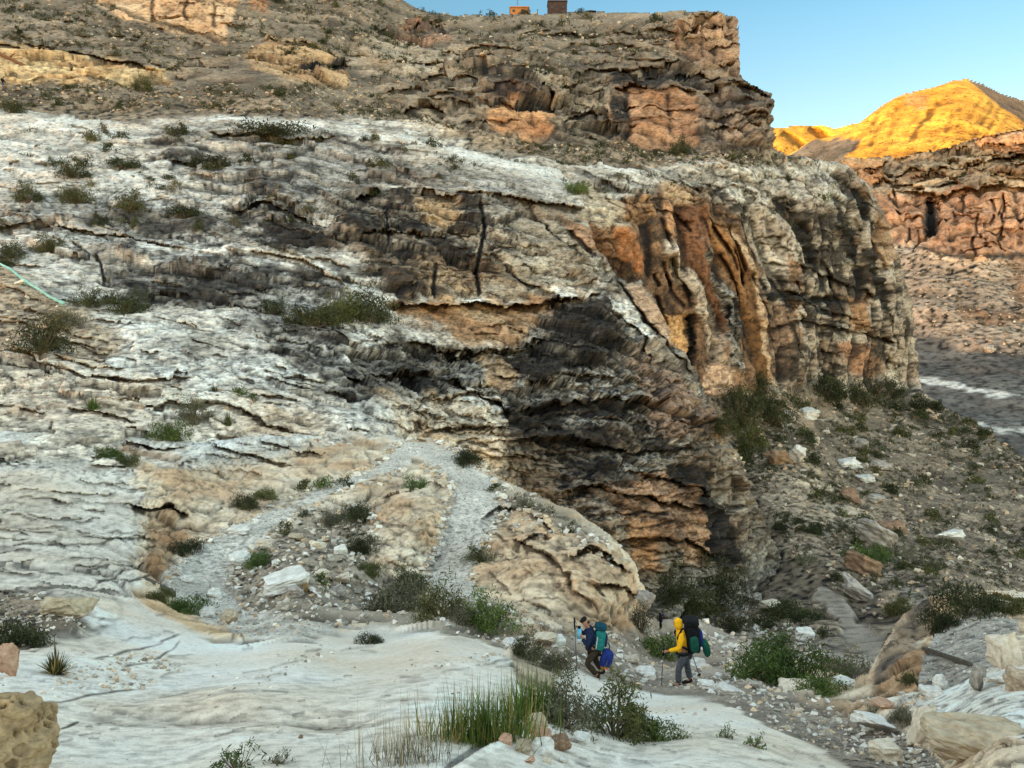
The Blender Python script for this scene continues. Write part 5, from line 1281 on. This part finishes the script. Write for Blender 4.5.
# hiker in yellow
DY = top(681, 684)[2] - .1
p2 = at(681.5, 686, DY)
person(p2, dict(hip=(.05, 0, .88), chest=(-.02, 0, 1.22), neck=(-.07, 0, 1.40), head=(-.14, 0, 1.56), look=(-1, -.1, -.25),
    lshoulder=(-.05, -.19, 1.34), lelbow=(-.13, -.24, 1.04), lwrist=(-.41, -.23, .97), rshoulder=(-.03, .19, 1.34), relbow=(.14, .27, 1.10), rwrist=(.20, .28, .86),
    lknee=(-.10, -.10, .47), lankle=(-.10, -.11, .08), ltoe=(-.27, -.12, .03), rknee=(.15, .10, .46), rankle=(.23, .12, .10), rtoe=(.08, .13, .03)),
    dict(top='yellow', legs='grey'), 'person in a yellow hooded jacket and grey trousers walking left with a pole', hood=True)
pole((-.49, -.22, .99), (-.55, -.26, -.12), 'trekking pole planted in front by the hiker in yellow', p2)
pole((.22, .28, .88), (.52, .30, .08), 'trekking pole trailing behind the hiker in yellow', p2)
def pack(loc, main, lid, side, accent, label, rot=0, s=1.0):
    r = empty('backpack', loc, 0, s); r.rotation_euler = (0, rot, 0)
    rbox('main_bag', (.30, .36, .62), MAT[main], r, (.10, 0, .0), p=.45, bulge=.12)
    rbox('lid', (.33, .36, .17), MAT[lid], r, (.09, 0, .37), p=.5, bulge=.12, seed=3)
    rbox('side_pocket', (.18, .10, .34), MAT[side], r, (.10, -.19, -.08), p=.5, bulge=.15, seed=4); rbox('side_pocket', (.18, .10, .34), MAT[side], r, (.10, .19, -.08), p=.5, bulge=.15, seed=5)
    rbox('front_pocket', (.10, .24, .36), MAT[accent], r, (.27, 0, -.02), p=.5, bulge=.12, seed=6)
    for y in (-.13, .13): tube('shoulder_strap', [(-.02, y, .30), (-.14, y * 1.15, .26), (-.24, y * 1.2, .08), (-.18, y * 1.3, -.10), (-.02, y * 1.3, -.20)], .022, MAT['black'], r)
    tube('hip_belt', [(0, -.17, -.28), (-.16, -.18, -.30), (-.24, -.06, -.31), (-.24, .06, -.31), (-.16, .18, -.30), (0, .17, -.28)], .025, MAT['black'], r)
    return tag(r, label, 'backpack')
pack(p2 + Vector((.12, 0, 1.20)), 'black', 'black', 'green', 'blue', 'bulky black backpack with green and blue panels on the hiker in yellow', -.08, 1.12)
b = empty('dry_bag', p2 + Vector((.56, -.06, .98))); b.rotation_euler = (0, -.25, 0); rbox('sack', (.17, .19, .42), MAT['green'], b, p=.6, bulge=.15); tube('cord', [(0, 0, .2), (-.08, 0, .27), (-.16, .02, .26)], .012, MAT['black'], b)
tag(b, 'dark green bag hanging behind the black backpack', 'bag')
# hiker in dark clothes, stepping down
D1 = min(top(598, 676)[2], 21.0) - .15; p1 = at(598, 677, D1); S1 = D1 / 20

person(p1, dict(hip=(-.10, 0, .74), chest=(-.19, 0, 1.07), neck=(-.25, 0, 1.26), head=(-.33, 0, 1.42), look=(-1, -.25, -.5),
    lshoulder=(-.22, -.19, 1.19), lelbow=(-.30, -.27, .92), lwrist=(-.44, -.25, 1.14), rshoulder=(-.20, .19, 1.19), relbow=(-.36, .26, 1.00), rwrist=(-.47, .18, 1.18),
    lknee=(-.30, -.15, .42), lankle=(-.02, -.14, .10), ltoe=(-.18, -.16, .03), rknee=(-.06, .10, .38), rankle=(.14, .12, .10), rtoe=(-.02, .13, .03)),
    dict(top='navy', legs='brown'), 'person in a dark cap and navy jacket stepping down with a pole', S1, cap=True)
pole((-.50, -.20, 1.24), (-.44, -.34, -.05), 'trekking pole held upright by the hiker in the navy jacket', p1)
pk = pack(p1 + Vector((-.06, 0, .99)) * S1, 'teal', 'dteal', 'teal', 'navy', 'teal backpack with a dark lid on the hiker in the navy jacket', .12, .88 * S1)
rbox('panel', (.03, .02, .36), MAT['lgrey'], pk, (.0, -.25, -.02), p=.5)
b = empty('stuff_sack', p1 + Vector((.20, -.10, .53)) * S1); b.rotation_euler = (0, .25, 0); rbox('sack', (.24, .22, .36), MAT['blue'], b, p=.55, bulge=.12); rbox('base_band', (.17, .16, .05), MAT['orange'], b, (0, 0, -.185), p=.6)
tube('cord', [(0, 0, .17), (.0, .03, .26), (-.05, .06, .30)], .012, MAT['black'], b)
tag(b, 'blue sack with an orange base hanging under the teal backpack', 'bag')
b = empty('bottle', p1 + Vector((-.40, -.17, 1.00))); tube('body', [(0, 0, -.12), (0, 0, .09)], .045, MAT['lblue'], b, 12); tube('cap', [(0, 0, .09), (0, 0, .13)], .03, MAT['black'], b, 10)
tag(b, 'light blue bottle on the chest strap of the hiker in the navy jacket', 'bottle')
# farther hiker and the one at the upper left edge
t3 = top(660, 628)
p3 = at(660.5, 629, t3[2] - .3); s3 = t3[2] / F * 17.5 / 1.78
person(p3, dict(hip=(0, 0, .92), chest=(-.02, 0, 1.24), neck=(-.03, 0, 1.42), head=(-.05, 0, 1.58), lshoulder=(-.02, -.2, 1.36), lelbow=(-.16, -.26, 1.1), lwrist=(-.30, -.2, .98), rshoulder=(.02, .2, 1.36), relbow=(.26, .2, 1.34), rwrist=(.48, .16, 1.22),
    lknee=(-.08, -.1, .5), lankle=(-.04, -.12, .08), ltoe=(-.2, -.12, .03), rknee=(.08, .1, .48), rankle=(.12, .12, .08), rtoe=(-.02, .13, .03)),
    dict(top='navy', legs='black'), 'distant person in dark blue with one arm out, down the trail beyond the two hikers', s3, cap=True)
pack(p3 + Vector((-.16, -.1, 1.2)) * s3, 'black', 'navy', 'black', 'black', 'small black backpack on the distant person in dark blue', 0, .95 * s3)
t4 = top(4, 91); s4 = t4[2] / F * 15 / 1.78; p4 = at(2.5, 91, t4[2] - .5)
person(p4, dict(hip=(0, 0, .92), chest=(.05, 0, 1.24), neck=(.10, 0, 1.42), head=(.2, 0, 1.54), look=(1, -.2, -.4), lshoulder=(.06, -.2, 1.36), lelbow=(.2, -.26, 1.1), lwrist=(.34, -.2, .96), rshoulder=(.06, .2, 1.36), relbow=(.18, .26, 1.08), rwrist=(.32, .2, .98),
    lknee=(.12, -.1, .5), lankle=(.06, -.12, .08), ltoe=(.22, -.12, .03), rknee=(0, .1, .48), rankle=(-.12, .12, .1), rtoe=(.04, .13, .03)),
    dict(top='black', legs='bluegrey'), 'person in black with blue grey trousers cut off by the upper left edge', s4, cap=True)

# ================================================================== SMALL THINGS
timber = grain_mat('weathered_timber', (58,52,46), (104,96,86), 5, .9, .6, .01, stretch=(1, 8, 8))
def beam(name, a, b, w, h, mat, label, cat, roundness=.3):
    a, b = Vector(a), Vector(b); L = (b - a).length
    o = rbox(name, (L, w, h), mat, None, p=roundness, nu=32, nv=14, bulge=.03)
    o.location = (a + b) / 2; o.rotation_euler = (b - a).to_track_quat('X', 'Z').to_euler()
    return tag(o, label, cat)
def on(u, v, up=0):
    t = top(u, v); return t[0] + Vector((0, 0, up * t[2] / F))
d_ = top(160, 588)[2]
beam('timber', at(143, 580, d_), at(174, 595, d_ - 1.0), 6 * d_ / F, 6.5 * d_ / F, timber, 'grey squared timber lying across the outer edge of the trail bend', 'timber', .2)
beam('timber', on(924, 651, 1), on(972, 667, 1), .10, .10, timber, 'thin dark timber edging set across the trail patch at right', 'timber', .25)
log_m = grain_mat('dead_wood', (92,62,44), (142,104,76), 5, .9, .5, .02, stretch=(1, 6, 6))
dd = top(22, 63)[2] - .6
r = empty('dead_log', at(20, 62, dd)); o_ = at(20, 62, dd)
tube('trunk', [at(-8, 50, dd) - o_, at(4, 56, dd) - o_, at(20, 63.5, dd) - o_, at(38, 72.5, dd) - o_], .32, log_m, r, 10, .22)
tube('branch', [at(10, 58, dd) - o_, at(12, 55, dd) - o_, at(15, 53.5, dd) - o_], .16, log_m, r, 8, .06)
tag(r, 'dead log lying aslant on the cream ledge at the upper left', 'log')
pipe = grain_mat('teal_pipe', (112,172,164), (146,196,188), 2, .5, .05, spec=.4)
pp = []
for (u, v) in [(-14,254),(0,264),(14,273),(28,282),(40,289),(52,297),(66,305)]:
    t = top(u, v + 2); pp.append(t[0] + Vector((0, -.35, .28)))
r = empty('pipe', pp[3]); tube('run', [q - pp[3] for q in pp], .085, pipe, r, 12); tube('coupling', [(pp[3] - pp[3]) - (pp[4] - pp[3]) * .12, (pp[4] - pp[3]) * .12], .15, pipe, r, 12)
tube('coupling', [pp[6] - pp[3] - (pp[6] - pp[5]) * .12, pp[6] - pp[3] + (pp[6] - pp[5]) * .02], .14, pipe, r, 12)
tag(r, 'pale teal pipe running down the dirt at the left edge', 'pipe')
sm = rock_mesh(93, 2, .1, STONE['white'], .04, .8); o = link_mesh('scrap', sm); o.location = on(19, 286, 2); o.scale = (.8, .3, .32); o.rotation_euler = (.2, -.45, .2); tag(o, 'white scrap lying beside the teal pipe', 'scrap')
# buildings on the rim
wall_t = grain_mat('tan_wall', (176,112,62), (196,132,78), .8, .9, .1); wall_b = grain_mat('brown_wall', (64,50,46), (84,66,60), .8, .9, .1); roof_m = grain_mat('dark_roof', (50,40,38), (70,58,54), .8, .8, .1)
whitem = grain_mat('white_paint', (214,214,212), (232,232,230), 2, .6, 0); glass = grain_mat('dark_glass', (26,30,36), (40,46,54), 1, .2, 0, spec=.5)
def bxm(name, x0, x1, y0, y1, z0, z1, mat, parent, bev=.03):
    bm = bmesh.new(); bmesh.ops.create_cube(bm, size=1)
    for v in bm.verts: v.co = ((x0 + x1) / 2 + v.co.x * (x1 - x0), (y0 + y1) / 2 + v.co.y * (y1 - y0), (z0 + z1) / 2 + v.co.z * (z1 - z0))
    bmesh.ops.bevel(bm, geom=list(bm.edges), offset=bev, segments=2, affect='EDGES')
    me = bpy.data.meshes.new(name); bm.to_mesh(me); bm.free(); me.materials.append(mat); return link_mesh(name, me, parent)
def building(u0, u1, vt, vb, d, wm, label, name, kind):
    s = d / F; c = at((u0 + u1) / 2, vb, d); r = empty(name, c); W = (u1 - u0) * s / 2; Hh = (vb - vt) * s
    bxm('wall', -W, W, 0, W * 1.6, -1.2, Hh, wm, r)
    bxm('roof', -W * 1.05, W * 1.05, -.25, W * 1.6 + .25, Hh + .003, Hh + .35, roof_m if kind != 'flat' else wm, r)
    dr = bxm('door', W * .15, W * .15 + .95, -.06, -.004, -.6, 1.7, roof_m, r); bxm('handle', W * .15 + .78, W * .15 + .85, -.10, -.062, .5, .62, whitem, dr, .01)
    for x in (-W * .6, W * .62):
        wf = bxm('window', x - .4, x + .4, -.07, -.004, Hh * .42, Hh * .42 + .7, roof_m, r); bxm('pane', x - .32, x + .32, -.085, -.072, Hh * .42 + .08, Hh * .42 + .62, glass, wf, .004)
    if kind == 'rail':
        for i in range(9):
            x = -W * .9 + 1.8 * W * i / 8; bxm('railing_post', x - .07, x + .07, .05, .2, Hh + .353, Hh + 1.1, whitem, r, .01)
        bxm('railing', -W * .95, W * .95, .03, .22, Hh + 1.103, Hh + 1.25, whitem, r, .01)
    return tag(r, label, 'building')
building(510, 529, 8, 15, 243, wall_t, 'tan flat roofed cabin on the rim left of the brown house', 'cabin', 'flat')
building(548, 567, 2, 13, 244, wall_b, 'dark brown house with a white rail on its roof on the rim', 'house', 'rail')
c = at(591, 12, 246); s = 246 / F; r = empty('hut', c); bxm('wall', -4 * s, 4 * s, 0, 2.4, -1, .5 * s, wall_b, r)
V = [(-5.4 * s, -.6, .5 * s + .01), (5.4 * s, -.6, .5 * s + .01), (5.4 * s, 3, .5 * s + .01), (-5.4 * s, 3, .5 * s + .01), (-1 * s, 1.2, 3.2 * s), (1 * s, 1.2, 3.2 * s)]
me = bpy.data.meshes.new('roof'); me.from_pydata(V, [], [(0, 1, 5, 4), (1, 2, 5), (2, 3, 4, 5), (3, 0, 4), (3, 2, 1, 0)]); me.materials.append(roof_m); link_mesh('roof', me, r)
tag(r, 'small hut with a dark hipped roof on the rim right of the brown house', 'hut')
c = at(517.5, 14, 246); r = empty('antenna_mast', c); tube('pole', [(0, 0, -1), (0, 0, 5.0)], .09, MAT['metal'], r, 8, .05); tube('crossarm', [(-.35, 0, 3.2), (.35, 0, 3.2)], .06, MAT['metal'], r, 6); tube('dipole', [(-.25, 0, 4.1), (.25, 0, 4.1)], .05, MAT['metal'], r, 6)
tag(r, 'thin antenna mast standing behind the tan cabin', 'mast')
c = at(537.5, 14, 245); r = empty('post', c); tube('shaft', [(0, 0, -.8), (0, 0, 1.2)], .12, MAT['metal'], r, 8); tube('cap', [(0, 0, 1.2), (0, 0, 1.32)], .2, MAT['metal'], r, 8)
tag(r, 'short post between the tan cabin and the brown house', 'post')
plant(526, 16, 9, 'small', 'dark', 'dark bush against the right end of the tan cabin')
plant(580, 13, 8, 'small', 'dark', 'dark bush between the brown house and the small hut')
# ================================================================== LIGHT, SKY, CAMERA
SUN_EL = 9.0; SKYS = .15; SKYA = (1.15, 1.75, 1.75); SKYH = (2.0, 1.85, 1.6); SKYB = (9.9, 7.8, 5.4)
sdir = Vector((.80, .60, 0)).normalized()          # the light travels this way over the ground
sd3 = Vector((sdir.x * math.cos(R(SUN_EL)), sdir.y * math.cos(R(SUN_EL)), -math.sin(R(SUN_EL))))
sun = bpy.data.lights.new('sun', 'SUN'); sun.energy = 5.0; sun.angle = R(.5); sun.color = (1.0, .62, .25)
so = bpy.data.objects.new('sun', sun); col.objects.link(so); so.rotation_euler = sd3.to_track_quat('-Z', 'Y').to_euler()
# unseen canyon rim behind the photographer, added and shaped as an occluder: it keeps the morning sun off everything but the far mountain
pdir = Vector((sdir.y, -sdir.x, 0))
def rim_h(s):
    return float(np.interp(s, [-2600, -1400, -1000, -820, -640, -500, -350, 0, 800, 2500], RIMH))
RIMD = 1500.0
RIMH = [620, 640, 660, 660, 640, 600, 520, 480, 480, 420]
vs, fs = [], []
ns, nt_ = 160, 26
for i in range(ns):
    s = -2600 + 5100 * i / (ns - 1)
    for j in range(nt_):
        t = j / (nt_ - 1)
        hgt = rim_h(s) + 14 * math.sin(s * .021) + 9 * math.sin(s * .057 + 1)
        prof = min(1, (t / .55)) if t < .55 else 1 - .2 * (t - .55) / .45
        jag = 20 * math.sin(s * .013 + t * 5) * (1 - t)
        p = -sdir * (RIMD - 500 + 700 * t + jag) + pdir * s
        vs.append((p.x, p.y, -40 + (hgt + 40) * (math.floor(prof * 6) / 6 * .5 + prof * .5)))
for i in range(ns - 1):
    for j in range(nt_ - 1):
        a = i * nt_ + j; fs.append((a, a + nt_, a + nt_ + 1, a + 1))
rim = mesh_obj('canyon_rim', vs, fs, grain_mat('rim_rock', (176,140,106), (206,176,140), .05, .9, .5, 4, stretch=(.3, .3, 2)))
rim['kind'] = 'structure'

w = bpy.data.worlds.new('World'); scene.world = w; w.use_nodes = True
nt = w.node_tree; bg = nt.nodes['Background']
sky = nt.nodes.new('ShaderNodeTexSky'); sky.sky_type = 'NISHITA'; sky.sun_disc = False
sky.sun_elevation = R(SUN_EL); sky.sun_rotation = math.atan2(-sdir.x, -sdir.y) % (2 * math.pi)
sky.altitude = 1200; sky.air_density = 1.0; sky.dust_density = .6; sky.ozone_density = 1.0
tcw = nt.nodes.new('ShaderNodeTexCoord')
dt = nt.nodes.new('ShaderNodeVectorMath'); dt.operation = 'DOT_PRODUCT'; dt.inputs[1].default_value = (-.12, -.55, .83)
nt.links.new(tcw.outputs['Generated'], dt.inputs[0])
mr = nt.nodes.new('ShaderNodeMapRange'); mr.interpolation_type = 'SMOOTHSTEP'; mr.inputs['From Min'].default_value = -.25; mr.inputs['From Max'].default_value = .55
nt.links.new(dt.outputs['Value'], mr.inputs['Value'])
gr = nt.nodes.new('ShaderNodeMix'); gr.data_type = 'VECTOR'                      # warm gain added to the sky overhead and behind, to lift the shaded ground
gr.inputs[4].default_value = SKYA; gr.inputs[5].default_value = SKYB
nt.links.new(mr.outputs[0], gr.inputs[0])
sx = nt.nodes.new('ShaderNodeSeparateXYZ'); nt.links.new(tcw.outputs['Generated'], sx.inputs[0])
hz_ = nt.nodes.new('ShaderNodeMapRange'); hz_.interpolation_type = 'SMOOTHSTEP'; hz_.inputs['From Min'].default_value = .10; hz_.inputs['From Max'].default_value = .42; nt.links.new(sx.outputs['Z'], hz_.inputs['Value'])
hm = nt.nodes.new('ShaderNodeMix'); hm.data_type = 'VECTOR'; hm.inputs[4].default_value = SKYH; hm.inputs[5].default_value = SKYA; nt.links.new(hz_.outputs[0], hm.inputs[0]); nt.links.new(hm.outputs[1], gr.inputs[4])
mu = nt.nodes.new('ShaderNodeVectorMath'); mu.operation = 'MULTIPLY'
nt.links.new(sky.outputs[0], mu.inputs[0]); nt.links.new(gr.outputs[1], mu.inputs[1])
nt.links.new(mu.outputs[0], bg.inputs['Color']); bg.inputs['Strength'].default_value = SKYS
cam = bpy.data.cameras.new('camera'); cam.sensor_width = 36; cam.lens = F / 1024 * 36; cam.clip_start = .1; cam.clip_end = 20000
co = bpy.data.objects.new('camera', cam); col.objects.link(co); co.location = (0, 0, CAMZ); co.rotation_euler = (math.pi / 2 - TH, 0, 0)
scene.camera = co
scene.view_settings.view_transform = 'Standard'; scene.view_settings.look = 'None'; scene.view_settings.exposure = 0
